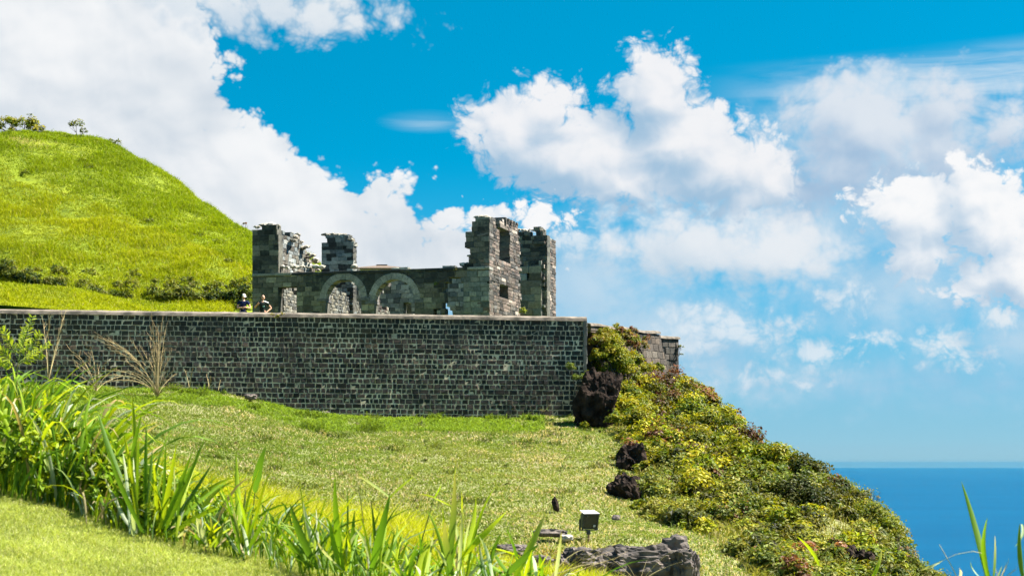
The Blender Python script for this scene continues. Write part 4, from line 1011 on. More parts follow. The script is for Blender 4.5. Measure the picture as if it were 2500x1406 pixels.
rock('boulder', 'largest dark volcanic boulder leaning against the wall corner', P(1458, 1000, 78.4), (.98, .8, 1.75), 'boulder', 1.3, rough=.42, sub=5, rot=.20)
rock('boulder', 'dark boulder wedged under the bright yellow-green bush', P(1546, 1128, 68.3), (.58, .7, .72), 'boulder', 2.2, rough=.5)
rock('boulder', 'brown-black boulder at the edge of the turf, lowest of the dark three', P(1536, 1212, 62.9), (.50, .6, .80), 'boulder', 3.7, rough=.5, rot=-.45)
rock('boulder', 'dark rock outcrop showing through scrub near the bottom edge', P(1856, 1358, 53.9), (.66, .8, .46), 'boulder', 4.4, rough=.5, rot=.3)
rock('boulder', 'brown rock face between shrubs at the lower right of the cliff', P(2095, 1372, 56.9), (.42, .6, .55), 'boulder', 5.9, rough=.5, rot=.4)
rock('dark_rock', 'small dark rock lying on the turf left of the boulders', P(1476, 1133, 69.3), (.30, .3, .17), 'boulder', 6.1, sub=3)
rock('stone', 'thin dark stone standing in the turf above the floodlight', P(1356, 1233, 58.5), (.10, .12, .27), 'boulder', 7.3, sub=3, rot=-.25)
rock('stone', 'pale stone among rubble left of the floodlight', P(1382, 1312, 49.5), (.20, .2, .09), 'pale_rock', 8.3, sub=3)
rock('stone', 'flat grey stone beside the pale stone left of the floodlight', P(1345, 1300, 50), (.45, .3, .12), 'ledge', 8.9, sub=3)
rock('stone', 'small grey stone on the turf right of the floodlight', P(1503, 1263, 56), (.15, .14, .10), 'ledge', 9.6, sub=2)
rock('stone', 'brown stone half buried in the turf below the wall corner', P(1365, 1115, 71), (.34, .3, .12), 'ledge', 10.2, sub=3)
rock('stone', 'white-tipped pointed rock on top of the ledge', P(1648, 1328, 46.5), (.36, .3, .24), 'ledge', 11.5, sub=3)
rock('stone', 'grey stone lying at the foot of the basalt wall', P(612, 968, 78.3), (.28, .25, .14), 'ledge', 12.5, sub=3)
rock('stone', 'brown stone at the dip of the wall foot', P(790, 1010, 79.0), (.3, .25, .12), 'ledge', 13.5, sub=3)
lg = empty('rock_ledge', P(1500, 1380, 44)); tag(lg, 'grey rock ledge with a dark shaded face under the floodlight', 'rock')
def ledge_part(name, ctr, size, seed, mat='ledge', rot=0):
    o = rock(name, None, ctr, size, mat, seed, None, .24, 5, 2.3, 0.5, rot, .65); o.parent = lg; o.location = o.location - lg.location
ledge_part('ledge_block', P(1572, 1402, 46.5), (1.15, .8, .74), 21.0)
ledge_part('ledge_block', P(1672, 1400, 46), (.36, .7, .62), 22.0)
ledge_part('ledge_block', P(1425, 1402, 46.5), (.75, .8, .66), 23.0)
ledge_part('ledge_block', P(1310, 1398, 45), (.5, .6, .42), 24.0)
ledge_part('ledge_block', P(1250, 1350, 46), (.5, .5, .22), 25.0)

n = 2600                                             # straw and tufts growing over the ledge
gx_ = rng.uniform(1285, 1715, n); gd = rng.uniform(45.6, 48.5, n); p = np.stack([(gx_ - CX) * gd / F, gd, np.zeros(n)], -1); p[:, 2] = np.maximum(slope_f(p[:, 0], p[:, 1]), -9)
cols = np.array((.30, .27, .06)) * rng.uniform(.6, 1.3, (n, 1)); sw = rng.random(n) < .35; cols[sw] = np.array((.42, .27, .13)); sw = rng.random(n) < .3; cols[sw] = np.array((.16, .21, .02))
tag(link('ledge_grass', blades_mesh('ledge_grass', p, rng.uniform(.06, .28, n), rng.uniform(.015, .035, n), rng.uniform(.3, 1.3, n), cols, rng), M['grass']), 'straw and rust coloured grass growing over the rock ledge', 'grass', kind='stuff')

# ------------------------------------------------------------------ foreground cane grass, leaf by leaf
CG = [(.10, .20, .012), (.14, .25, .012), (.075, .155, .014), (.20, .30, .012)]
CY = [(.33, .40, .010), (.28, .36, .012)]
CP = [(.42, .47, .33), (.36, .43, .27), (.30, .40, .26)]
CT = [(.40, .32, .16), (.46, .38, .20)]
def cane(name, label, leaves, depth=None, stem=None, group=None, cat='grass clump'):
    bx_, by_ = leaves[0][0]
    b0 = P(bx_, by_, 10.0 if depth is None else depth)
    if depth is None or (bx_ > 900 and by_ > 1380 and depth < 10.5): b0[2] = min(b0[2], float(near_ground(b0[0], b0[1])) if depth is None else b0[2]) - .02
    D0 = b0[1]; root = empty(name, b0); tag(root, label, cat, group)
    for L in leaves:
        (x0, y0), (x1, y1), w, pal = L[:4]; bend = L[4] if len(L) > 4 else 0.0
        dd = rng.uniform(-.25, .25); w_ = w * D0 / F
        q0 = P(x0, y0, D0 + dd * .3); q1 = P(x1, y1, D0 + dd * 1.3)
        mid = P((x0 + x1) / 2 + bend * (y0 - y1) * .5, (y0 + y1) / 2 - abs(bend) * abs(x1 - x0) * .5, D0 + dd)
        mid += np.array((rng.normal(0, .012), rng.normal(0, .05), 0))
        ang = rng.uniform(-.7, .7)
        col = np.array(pal[rng.integers(len(pal))]) * rng.uniform(.85, 1.15)
        tp = col * np.array((1.25, 1.15, 1.0)) if rng.random() < .7 else np.array((.35, .30, .10))
        v, f, c = ribbon(q0, mid, q1, w_ * rng.uniform(.78, .95), col, 12, .22, np.array((math.cos(ang), math.sin(ang), 0)), tp)
        link('leaf', npmesh('leaf', v - b0, f, c, smooth=True), M['cane'], root, b0)
    if len(leaves) > 5:
        xs = [l_[0][0] for l_ in leaves if l_[0][1] > by_ - 40]; tx = [l_[1][0] for l_ in leaves]; ty = [l_[1][1] for l_ in leaves]; mt = min(ty)
        for k in range(9):                             # thinner leaves fill out the clump
            x0 = rng.uniform(min(xs) - 8, max(xs) + 8); x1 = np.clip(x0 + rng.normal(0, 45), min(tx) - 25, max(tx) + 25); y1 = by_ - (by_ - mt) * rng.uniform(.3, .85)
            q0 = P(x0, by_ + 4, D0 + rng.uniform(-.1, .2)); q1 = P(x1, y1, D0 + rng.uniform(-.3, .3)); md = P(x0 + (x1 - x0) * .25, by_ - (by_ - y1) * .65, D0)
            col = np.array((CG + CY + CP[1:2])[rng.integers(7)]) * rng.uniform(.8, 1.15)
            v, f, c = ribbon(q0, md, q1, rng.uniform(5, 11) * D0 / F, col, 9, .22, np.array((1, rng.uniform(-.8, .8), 0)), col * np.array((1.3, 1.15, 1)))
            link('leaf', npmesh('leaf', v - b0, f, c, smooth=True), M['cane'], root, b0)
    if stem:
        for (pts, r_, col) in stem:
            v, f = tube_arrays([P(a, b_, D0) for a, b_ in pts], r_, r_ * .55, 6)
            link('stem', npmesh('stem', v - b0, f, np.tile(np.array(col), (len(v), 1))), M['cane'], root, b0)
    return root
GS = (.10, .15, .03); TS = (.38, .31, .15)
cane('cane_grass', 'clump of long arching cane leaves leaning left above the lawn edge',
     [((345, 1300), (238, 1003), 24, CG, -.1), ((350, 1300), (262, 1090), 16, CG, -.2), ((340, 1290), (300, 1050), 14, CY, .1), ((335, 1180), (322, 965), 16, CY), ((318, 1120), (345, 1010), 10, CG), ((330, 1300), (250, 1150), 12, CP, -.3), ((352, 1300), (372, 1090), 13, CG), ((325, 1310), (321, 1238), 15, CP), ((338, 1305), (395, 1150), 12, CG, .2), ((330, 1300), (285, 1210), 10, CP, -.4)])
cane('cane_grass', 'fan of green blades spreading right beside the pale folded leaf',
     [((425, 1318), (429, 1238), 16, CG), ((405, 1300), (520, 1128), 16, CG, .25), ((400, 1300), (500, 1068), 13, CG, .1), ((395, 1290), (470, 1100), 14, CG), ((390, 1290), (430, 1085), 14, CY), ((400, 1300), (560, 1170), 13, CG, .4), ((398, 1280), (405, 1075), 12, CG), ((410, 1310), (540, 1240), 14, CG, .5), ((420, 1310), (350, 1260), 10, CG, -.4), ((402, 1290), (455, 1170), 12, CY), ((430, 1315), (460, 1290), 10, CP, .5)])
cane('cane_grass', 'pale drooping cane leaf bent over at the lawn edge',
     [((505, 1332), (480, 1262), 19, CP, -.2), ((500, 1330), (478, 1300), 12, CG, -.4), ((495, 1325), (560, 1270), 12, CG, .5), ((525, 1335), (545, 1275), 13, CG, .3), ((530, 1335), (580, 1255), 9, CT, .4), ((520, 1335), (512, 1255), 8, CG)])
cane('cane_grass', 'tall upright green cane clump with a pale stalk, below the basalt wall dip',
     [((590, 1350), (576, 1105), 20, CG, -.05), ((592, 1350), (600, 1190), 18, CG), ((585, 1348), (570, 1240), 12, CG), ((610, 1358), (611, 1256), 8, CP), ((596, 1352), (560, 1225), 9, CT, -.3), ((600, 1350), (650, 1250), 12, CG, .3), ((585, 1350), (548, 1290), 10, CP, -.3), ((605, 1352), (640, 1300), 12, CG, .4)])
cane('bulrush_leaf', 'single broad dark leaf on a thin stem, like a bulrush head',
     [((622, 1200), (649, 1090), 27, CG[2:3])], depth=10.6, stem=[([(608, 1345), (615, 1270), (624, 1185)], .005, GS)], cat='reed')
cane('cane_grass', 'blue-green cane clump leaning left, in front of the yellow bank',
     [((775, 1388), (708, 1228), 24, CG[2:3] + CP[2:], -.1), ((790, 1388), (740, 1222), 14, CP, -.1), ((770, 1385), (728, 1290), 14, CG), ((780, 1388), (772, 1240), 9, CP), ((765, 1385), (690, 1300), 12, CG, -.3), ((785, 1388), (812, 1290), 14, CG, .1), ((760, 1384), (700, 1350), 13, CG, -.5), ((755, 1384), (672, 1270), 12, CG, -.2), ((772, 1386), (845, 1310), 10, CY, .3), ((750, 1380), (730, 1170), 9, CY, .1)])
cane('cane_grass', 'upright pair of pointed cane leaves in the middle of the lawn edge',
     [((838, 1392), (818, 1160), 21, CG, -.05), ((842, 1392), (848, 1185), 8, CG), ((830, 1390), (800, 1260), 13, CG, -.1), ((850, 1392), (870, 1280), 14, CG, .2), ((845, 1392), (842, 1270), 11, CY, .3), ((835, 1390), (775, 1320), 11, CP, -.4)], stem=[([(900, 1392), (893, 1330), (882, 1230), (862, 1110)], .0035, TS)])
cane('cane_grass', 'dark cane clump with its top leaf bent over to both sides',
     [((905, 1392), (952, 1205), 24, CG[:1] + CG[2:3], .05), ((915, 1392), (945, 1250), 16, CG, .1), ((950, 1215), (1015, 1160), 9, CY, .2), ((950, 1212), (868, 1160), 10, CP, -.45), ((900, 1390), (905, 1300), 10, CP), ((925, 1392), (962, 1290), 12, CG, .3), ((930, 1394), (970, 1280), 9, CG, .4), ((895, 1390), (868, 1330), 9, CG, -.4), ((910, 1392), (1010, 1370), 8, CG, .6)])
cane('reed_stalk', 'thin dark reed stalk with two leaves near its tip',
     [((1061, 1214), (1018, 1206), 7, CY, -.3), ((1061, 1216), (1104, 1236), 7, CY, .3), ((1060, 1216), (1078, 1180), 5, CG)], depth=10.4, stem=[([(1012, 1400), (1032, 1310), (1062, 1208)], .0045, GS)], cat='reed')
cane('cane_grass', 'tallest pointed cane leaf in front of the turf, left of the floodlight',
     [((1092, 1404), (1111, 1150), 25, CG[:3], .02), ((1108, 1170), (1113, 1118), 5, CY), ((1105, 1404), (1085, 1268), 26, CG[2:3]), ((1118, 1400), (1128, 1240), 11, CP), ((1135, 1370), (1162, 1212), 16, CY, -.05), ((1125, 1360), (1237, 1247), 24, CY + CG[3:], .15), ((1110, 1400), (1075, 1340), 11, CG, -.4), ((1130, 1360), (1150, 1262), 9, CG), ((1100, 1395), (1060, 1330), 9, CP, -.3)])
cane('cane_grass', 'bright yellow upright cane leaves at the bottom edge left of the tallest leaf',
     [((1020, 1420), (1050, 1320), 30, CY), ((1000, 1420), (988, 1350), 12, CG), ((1030, 1420), (1085, 1385), 9, CP, .5), ((990, 1415), (1010, 1365), 8, CG), ((1040, 1420), (1060, 1290), 9, CG), ((980, 1412), (930, 1370), 10, CP, -.5)], depth=9.6)
cane('cane_grass', 'broad cane leaf pointing right beside the floodlight',
     [((1255, 1412), (1333, 1250), 26, CG[:2] + CG[3:], .05), ((1200, 1338), (1272, 1358), 14, CY, .1), ((1225, 1415), (1318, 1325), 18, CG[2:3] + CP[2:], .1), ((1355, 1412), (1371, 1296), 10, CP), ((1250, 1412), (1200, 1335), 12, CG, -.3), ((1270, 1412), (1340, 1380), 10, CG, .5), ((1240, 1412), (1180, 1375), 11, CG, -.4), ((1280, 1415), (1300, 1340), 9, CY), ((1190, 1412), (1170, 1320), 9, CP, -.1)], depth=9.8)
cane('cane_grass', 'tall lone cane shoot rising against the sea at the right',
     [((2412, 1420), (2346, 1172), 19, CG[:3], .12), ((2418, 1420), (2411, 1262), 14, CG[1:2], -.12), ((2424, 1420), (2429, 1305), 11, CG, .1), ((2405, 1420), (2370, 1370), 5, CP, -.2), ((2432, 1420), (2446, 1380), 7, CP)], depth=9.0)
cane('cane_grass', 'cane leaf with a curled dead tip at the right edge of the picture',
     [((2500, 1420), (2490, 1275), 22, CG), ((2494, 1278), (2477, 1335), 9, CP, -.5), ((2510, 1420), (2530, 1290), 18, CG)], depth=9.0)
cane('dry_stalk', 'pale dry stalk arching left over the sea', [((2300, 1368), (2248, 1392), 9, CP[:1], -.1)], depth=9.0, stem=[([(2398, 1350), (2375, 1345), (2335, 1352), (2295, 1370)], .0022, (.42, .40, .30)), ([(2398, 1350), (2412, 1400), (2414, 1425)], .0024, (.25, .28, .12))], cat='dry grass')
cane('dry_stalk', 'thin straight dry stalk in front of the sea left of the cane shoot', [((2340, 1412), (2342, 1385), 8, CT)], depth=9.0, stem=[([(2345, 1425), (2320, 1375), (2293, 1328)], .0028, (.40, .37, .30)), ([(2328, 1425), (2305, 1395)], .0018, (.40, .37, .30))], cat='dry grass')
cane('yellow_blade', 'single yellow blade in front of the lower cliff scrub', [((2000, 1380), (1944, 1308), 11, CY, .3)], depth=12, stem=[([(2000, 1378), (1990, 1430)], .003, (.3, .33, .03)), ([(1985, 1420), (2010, 1350), (2040, 1322)], .0025, TS)], cat='grass blade')
cane('yellow_blade', 'single yellow-green blade at the bottom edge left of the sea', [((2122, 1420), (2152, 1340), 13, CY, .1)], depth=12, cat='grass blade')
def dry_fan(name, label, base, tips, depth, rad, seeds=True, cat='dry grass', bend=.1):
    b0 = P(*base, depth); root = empty(name, b0); tag(root, label, cat)
    if depth > 70 and len(tips) > 4: tips = list(tips) + [(a + rng.normal(0, 22), b_ + rng.uniform(0, 45)) for a, b_ in tips]
    for (x1, y1) in tips:
        q1 = P(x1, y1, depth + rng.uniform(-.02, .02) * depth); m_ = (b0 + q1) / 2 + np.array((-(q1[0] - b0[0]) * bend, 0, abs(q1[0] - b0[0]) * bend * 1.5))
        t_ = np.linspace(0, 1, 9)[:, None]; c = b0 * (1 - t_) ** 2 + m_ * 2 * t_ * (1 - t_) + q1 * t_ ** 2
        tubes = [(*tube_arrays(c, rad, rad * .35, 4), np.array(TS) * rng.uniform(.8, 1.15))]
        if seeds:
            for k in range(9):
                s0 = c[4 + k % 5]; d = (c[-1] - c[-3]); d /= np.linalg.norm(d); L = np.linalg.norm(q1 - b0) * .13
                e = s0 + d * L + rng.normal(0, .25, 3) * L; tubes.append((*tube_arrays([s0, (s0 + e) / 2, e], rad * .4, rad * .25, 3), np.array((.44, .33, .17)) * rng.uniform(.8, 1.2)))
        v, f, cc_ = merge(tubes); link('stalk', npmesh('stalk', v - b0, f, cc_), M['dry'], root, b0)
dry_fan('dry_grass_tuft', 'large tuft of tan dry stalks fanning up in front of the basalt wall', (385, 968),
        [(232, 822), (255, 838), (300, 880), (275, 905), (322, 838), (345, 850), (330, 900), (372, 795), (380, 800), (395, 790), (405, 800), (402, 860), (425, 905), (428, 915), (418, 860), (365, 880), (250, 935), (360, 920), (410, 930)], 76.2, .014, bend=.22)
dry_fan('dry_grass_tuft', 'smaller tuft of dry stalks left of the big tuft, against the wall', (235, 955), [(172, 855), (212, 848), (225, 860), (178, 915), (262, 880), (282, 900), (198, 880)], 75.8, .014, bend=.2)
dry_fan('dry_grass_tuft', 'thin dry stems rising by the feathery plant on the left', (118, 930), [(158, 765), (105, 785), (120, 770), (150, 800), (110, 830), (145, 830)], 30, .007)
dry_fan('dry_grass_tuft', 'golden dry seed head lying over the rock ledge', (1352, 1425), [(1492, 1328), (1502, 1363), (1455, 1338), (1425, 1345), (1440, 1370), (1400, 1350), (1470, 1352)], 14, .004, bend=.05)
dry_fan('dry_grass_tuft', 'sparse dry stems in front of the dark ledge face', (1560, 1430), [(1470, 1352), (1520, 1362), (1580, 1365), (1640, 1345), (1625, 1385), (1490, 1390), (1668, 1370)], 30, .006, False)
for lab, bp, tp in (('short tan seed stalk by the wall foot, nearest the big dry tuft', (463, 950), [(470, 900), (452, 905)]), ('short tan seed stalk by the wall foot, middle of three', (511, 948), [(505, 918), (515, 920)]), ('short tan seed stalk by the wall foot, rightmost of three', (533, 952), [(538, 928)])):
    dry_fan('seed_stalk', lab, bp, tp, 77.8, .022)
dry_fan('dry_grass_tuft', 'wispy dry stems by the right end of the cane row at the bottom edge', (2440, 1425), [(2455, 1382), (2480, 1390), (2462, 1370), (2430, 1385)], 9, .0022)
# feathery plant at the left edge
fp0 = P(40, 930, 11); fern = empty('feathery_plant', fp0); tag(fern, 'feathery light green plant with compound leaves at the left edge', 'plant')
for (x0, y0, x1, y1) in ((45, 885, 78, 775), (45, 885, 122, 840), (45, 885, 98, 815), (45, 880, 5, 800), (42, 890, 105, 868), (40, 890, -20, 835), (44, 885, 60, 800), (40, 900, -10, 880)):
    q0, q1 = P(x0, y0, 11), P(x1, y1, 11 + rng.uniform(-.2, .2)); t_ = np.linspace(0, 1, 12); tubes = [(*tube_arrays([q0, (q0 + q1) / 2 + (0, 0, .015), q1], .003, .0015, 4), (.16, .22, .04))]
    ax_ = (q1 - q0) / np.linalg.norm(q1 - q0); nb = np.cross(ax_, (0, 1, 0)); 
    for k in np.linspace(.25, 1, 13):
        for sg in (-1, 1):
            s0 = q0 + (q1 - q0) * k; e = s0 + (nb * sg * .045 + ax_ * .03) * (1.1 - .5 * k) + np.array((0, rng.normal(0, .02), rng.normal(0, .006)))
            tubes.append((*ribbon(s0, (s0 + e) / 2 + (0, 0, .004), e, .011, np.array((.34, .40, .03)) * rng.uniform(.8, 1.2), 3), ))
    v, f, c = merge([(a, b_, c_) for a, b_, c_ in tubes]); link('compound_leaf', npmesh('compound_leaf', v - fp0, f, c), M['cane'], fern, fp0)
v, f = tube_arrays([fp0 - (0, 0, .15), P(42, 900, 11), P(45, 880, 11)], .006, .004); link('stem', npmesh('stem', v - fp0, f, np.tile((.2, .2, .06), (len(v), 1))), M['cane'], fern, fp0)
# dense bank of leaves at the left, too thick to tell plants apart
parts = []
for k in range(1500):
    bx_ = rng.uniform(-90, 560); D = rng.uniform(10.25, 12.8); gx_ = (bx_ - CX) * D / F; b0 = np.array((gx_, D, float(near_ground(gx_, D))))
    topy = np.interp(bx_, [-90, 60, 200, 300, 420, 560], [850, 880, 950, 1070, 1140, 1225]); hm = max(.10, (EY - topy) * D / F - b0[2])
    L = hm * rng.uniform(.35, 1.05); lx = rng.normal(.0, .42) * L + .02; ly = rng.normal(0, .3) * L
    tip = b0 + np.array((lx, ly, L * rng.uniform(.75, 1))); droop = rng.random() < .5
    ctrl = b0 + np.array((lx * .25, ly * .25, L * .75))
    if droop: tip = b0 + np.array((lx * 1.15, ly * 1.2, L * rng.uniform(.45, .8))); ctrl = b0 + np.array((lx * .6, ly * .6, L * 1.15))
    u_ = rng.random(); pal = CG if u_ < .58 else CY if u_ < .84 else CP if u_ < .91 else CT
    col = np.array(pal[rng.integers(len(pal))]) * rng.uniform(.7, 1.25)
    parts.append(ribbon(b0, ctrl, tip, rng.uniform(.010, .030), col, 7, .22, np.array((math.cos(rng.uniform(-1, 1)), math.sin(rng.uniform(-1, 1)), 0)), col * np.array((1.3, 1.15, 1))))
for k in range(1500):                               # low leaves along the whole edge of the lawn
    bx_ = rng.uniform(200, 1420); D = rng.uniform(10.0, 11.6); gx_ = (bx_ - CX) * D / F; b0 = np.array((gx_, D, float(near_ground(gx_, D))))
    L = rng.uniform(.08, .26) if rng.random() < .6 else rng.uniform(.2, .46); lx, ly = rng.normal(0, .5, 2) * L; tip = b0 + np.array((lx, ly, L * rng.uniform(.5, 1))); ctrl = b0 + np.array((lx * .4, ly * .4, L * .9))
    u_ = rng.random(); pal = CG if u_ < .55 else CY if u_ < .75 else CP if u_ < .88 else CT; col = np.array(pal[rng.integers(len(pal))]) * rng.uniform(.7, 1.2)
    parts.append(ribbon(b0, ctrl, tip, rng.uniform(.006, .018), col, 6))
v, f, c = merge(parts); tag(link('leaf_thicket', npmesh('leaf_thicket', v, f, c, smooth=True), M['cane']), 'dense thicket of green and yellow grass leaves along the lawn edge', 'grass', kind='stuff')
und = []
for k in range(230):
    bx_ = rng.uniform(-90, 470); D = rng.uniform(10.5, 12.6) if k % 4 else rng.uniform(10.1, 10.6); gx_ = (bx_ - CX) * D / F; z0 = float(near_ground(gx_, D))
    topy = np.interp(bx_, [-90, 60, 200, 300, 420, 560], [960, 985, 1040, 1130, 1190, 1250]); hm = max(.08, (EY - topy) * D / F - z0)
    und.append(bush((gx_, D, z0 + hm * rng.uniform(.15, .9)), rng.uniform(.07, .15), 70, .045, [(.14, .22, .010), (.25, .31, .010), (.07, .13, .010), (.18, .25, .012)], rng, lumps=6))
tag(link('bank_undergrowth', leaf_mesh('bank_undergrowth', und), M['leaf']), 'small-leaved undergrowth filling the thicket at the left', 'undergrowth', kind='stuff')

# ------------------------------------------------------------------ floodlight on its post
def box_mesh(name, lo, hi, taper=0.0, bev=.006, mat=None):
    bm = bmesh.new(); bmesh.ops.create_cube(bm, size=1)
    for v_ in bm.verts:
        k = 1 - taper if v_.co.y > 0 else 1
        v_.co = Vector(((lo[0] + hi[0]) / 2 + v_.co.x * (hi[0] - lo[0]) * k, (lo[1] + hi[1]) / 2 + v_.co.y * (hi[1] - lo[1]), (lo[2] + hi[2]) / 2 + v_.co.z * (hi[2] - lo[2]) * k))
    if bev: bmesh.ops.bevel(bm, geom=bm.edges[:], offset=bev, segments=2, affect='EDGES')
    me = bpy.data.meshes.new(name); bm.to_mesh(me); bm.free(); return me
fm = flat_mat('floodlight_green_paint', (.022, .032, .027), .5, .4, .25, 12, .1, .003)
fg = flat_mat('floodlight_glass', (.012, .016, .018), .18, .5, .2, 3, .05, .002)
fw = flat_mat('sunlit_top_metal', (.50, .46, .44), .6, .4, .12, 9, .2, .003)  # pale colour stands in for sunlight on the lamp's top plate
fr = flat_mat('rusty_post', (.13, .09, .04), .8, .3, .3, 20, .5, .003)
def floodlight():
    g = P(1437, 1325, 50); gz = float(slope_f(np.array([g[0]]), np.array([g[1]]))[0]); zc = P(0, 1269, 50)[2]
    root = empty('floodlight', (g[0], g[1], gz)); tag(root, 'dark green box floodlight with a top coloured sunlit pale on a short post', 'floodlight')
    holder = []
    def put(name, me, mat, loc=(0, 0, 0), par=None, rz=math.radians(24)):
        o = bpy.data.objects.new(name, me); COL.objects.link(o)
        if not me.materials: me.materials.append(mat)
        o.parent = par or root; o.location = loc; o.rotation_euler = (0, 0, rz if par is None else 0); return o
    h = zc - gz
    hb = put('housing', box_mesh('housing', (-.235, -.11, -.215), (.235, .20, .215), .30, .012), fm, (0, 0, h)); hb.rotation_euler = (math.radians(16), 0, math.radians(24))
    put('glass', box_mesh('glass', (-.205, -.128, -.185), (.205, -.112, .185), 0, .004), fg, (0, 0, 0), hb)
    for (lo, hi) in (((-.24, -.14, .185), (.24, -.11, .222)), ((-.24, -.14, -.222), (.24, -.11, -.185)), ((-.24, -.14, -.185), (-.205, -.11, .185)), ((.205, -.14, -.185), (.24, -.11, .185))):
        put('bezel', box_mesh('bezel', lo, hi, 0, .005), fm, (0, 0, 0), hb)
    put('top_plate', box_mesh('top_plate', (-.25, -.15, .224), (.25, .19, .238), .12, .003), fw, (0, 0, 0), hb)
    put('label_plate', box_mesh('label_plate', (.10, -.134, -.16), (.165, -.129, -.10), 0, .001), flat_mat('label_white', (.35, .38, .38), .5), (0, 0, 0), hb)
    for sx in (-1, 1):
        put('yoke_arm', box_mesh('yoke_arm', (sx * .262 - .012, -.03, -.285), (sx * .262 + .012, .05, .03), 0, .003), fm, (0, 0, h))
        put('foot', box_mesh('foot', (sx * .20 - .02, -.11, -.27), (sx * .20 + .02, -.06, -.222), 0, .003), fm, (0, 0, 0), hb)
    put('yoke_bar', box_mesh('yoke_bar', (-.25, -.03, -.289), (.25, .05, -.265), 0, .003), fm, (0, 0, h))
    put('bracket', box_mesh('bracket', (-.05, -.03, -.40), (.05, .05, -.291), .0, .01), fm, (0, 0, h))
    v, f = tube_arrays([(0, 0, -.5), (0, 0, h - .36)], .033, .033, 10); put('post', npmesh('post', v, f, smooth=True), fr)
floodlight()

# ------------------------------------------------------------------ two people behind the parapet
def skin_mesh(name, joints, edges):
    """joints: name -> (x, y, z, r); one skinned, subdivided surface"""
    keys = list(joints); me = bpy.data.meshes.new(name)
    me.from_pydata([joints[k][:3] for k in keys], [(keys.index(a), keys.index(b_)) for a, b_ in edges], [])
    o = bpy.data.objects.new(name, me); COL.objects.link(o)
    sk = o.modifiers.new('skin', 'SKIN'); sk.use_smooth_shade = True
    for i, k in enumerate(keys):
        r_ = joints[k][3]; r_ = r_ if isinstance(r_, tuple) else (r_, r_)
        me.skin_vertices[0].data[i].radius = r_; me.skin_vertices[0].data[i].use_root = (i == 0)
    ss = o.modifiers.new('sub', 'SUBSURF'); ss.levels = 2; ss.render_levels = 2
    dg = bpy.context.evaluated_depsgraph_get(); dg.update()
    out = bpy.data.meshes.new_from_object(o.evaluated_get(dg)); bpy.data.objects.remove(o); bpy.data.meshes.remove(me)
    out.name = name; out.shade_smooth(); return out
def head_bm(ctr, yaw, pitch, s=1.0):
    bm = bmesh.new(); bmesh.ops.create_uvsphere(bm, u_segments=32, v_segments=24, radius=1)
    rot = Matrix.Rotation(yaw, 3, 'Z') @ Matrix.Rotation(pitch, 3, 'X')
    for v_ in bm.verts:
        d = v_.co.copy(); x_, y_, z_ = d
        p = Vector((x_ * .077, y_ * .098, z_ * .118))
        if z_ < 0: p.x *= 1 - .28 * (-z_) ** 1.3; p.y = p.y * (1 - .12 * -z_) - .012 * -z_
        fr_ = max(0, -y_)
        p.y -= .026 * math.exp(-(x_ / .16) ** 2 - ((z_ + .12) / .20) ** 2) * (fr_ > .3)                 # nose
        p.y += .012 * fr_ * sum(math.exp(-((x_ - sx * .40) / .2) ** 2 - ((z_ - .08) / .13) ** 2) for sx in (-1, 1))   # eye sockets
        p.y += .006 * fr_ * math.exp(-(x_ / .35) ** 2 - ((z_ + .50) / .05) ** 2)                             # mouth
        p.y -= .008 * fr_ * math.exp(-(x_ / .3) ** 2 - ((z_ + .78) / .15) ** 2)                              # chin
        for sx in (-1, 1):                                                                                  # ears
            e = math.exp(-((y_ - .08) / .14) ** 2 - ((z_ + .05) / .22) ** 2) * (1 if x_ * sx > .6 else 0); p.x += sx * .020 * e
        v_.co = rot @ (p * s) + Vector(ctr)
    return bm, rot
skin = flat_mat('skin', (.50, .27, .18), .55, .35, .06, 6, .05, .002)
navy = flat_mat('navy_cotton', (.010, .016, .050), .9, .1, .2, 14, .3, .004); black = flat_mat('black_cotton', (.016, .022, .020), .9, .1, .2, 14, .3, .004)
denim = flat_mat('dark_trousers', (.018, .022, .030), .9, .1, .2, 14, .3, .004); shoe = flat_mat('shoe_leather', (.03, .025, .02), .6)
capm = flat_mat('cream_cap', (.62, .58, .46), .85, .1, .08, 10, .2, .003); eyem = flat_mat('eye_dark', (.02, .015, .012), .3)
stripe = flat_mat('white_stripe', (.7, .69, .66), .8, .1, .05); printm = flat_mat('green_print', (.20, .36, .28), .8, .1, .1)
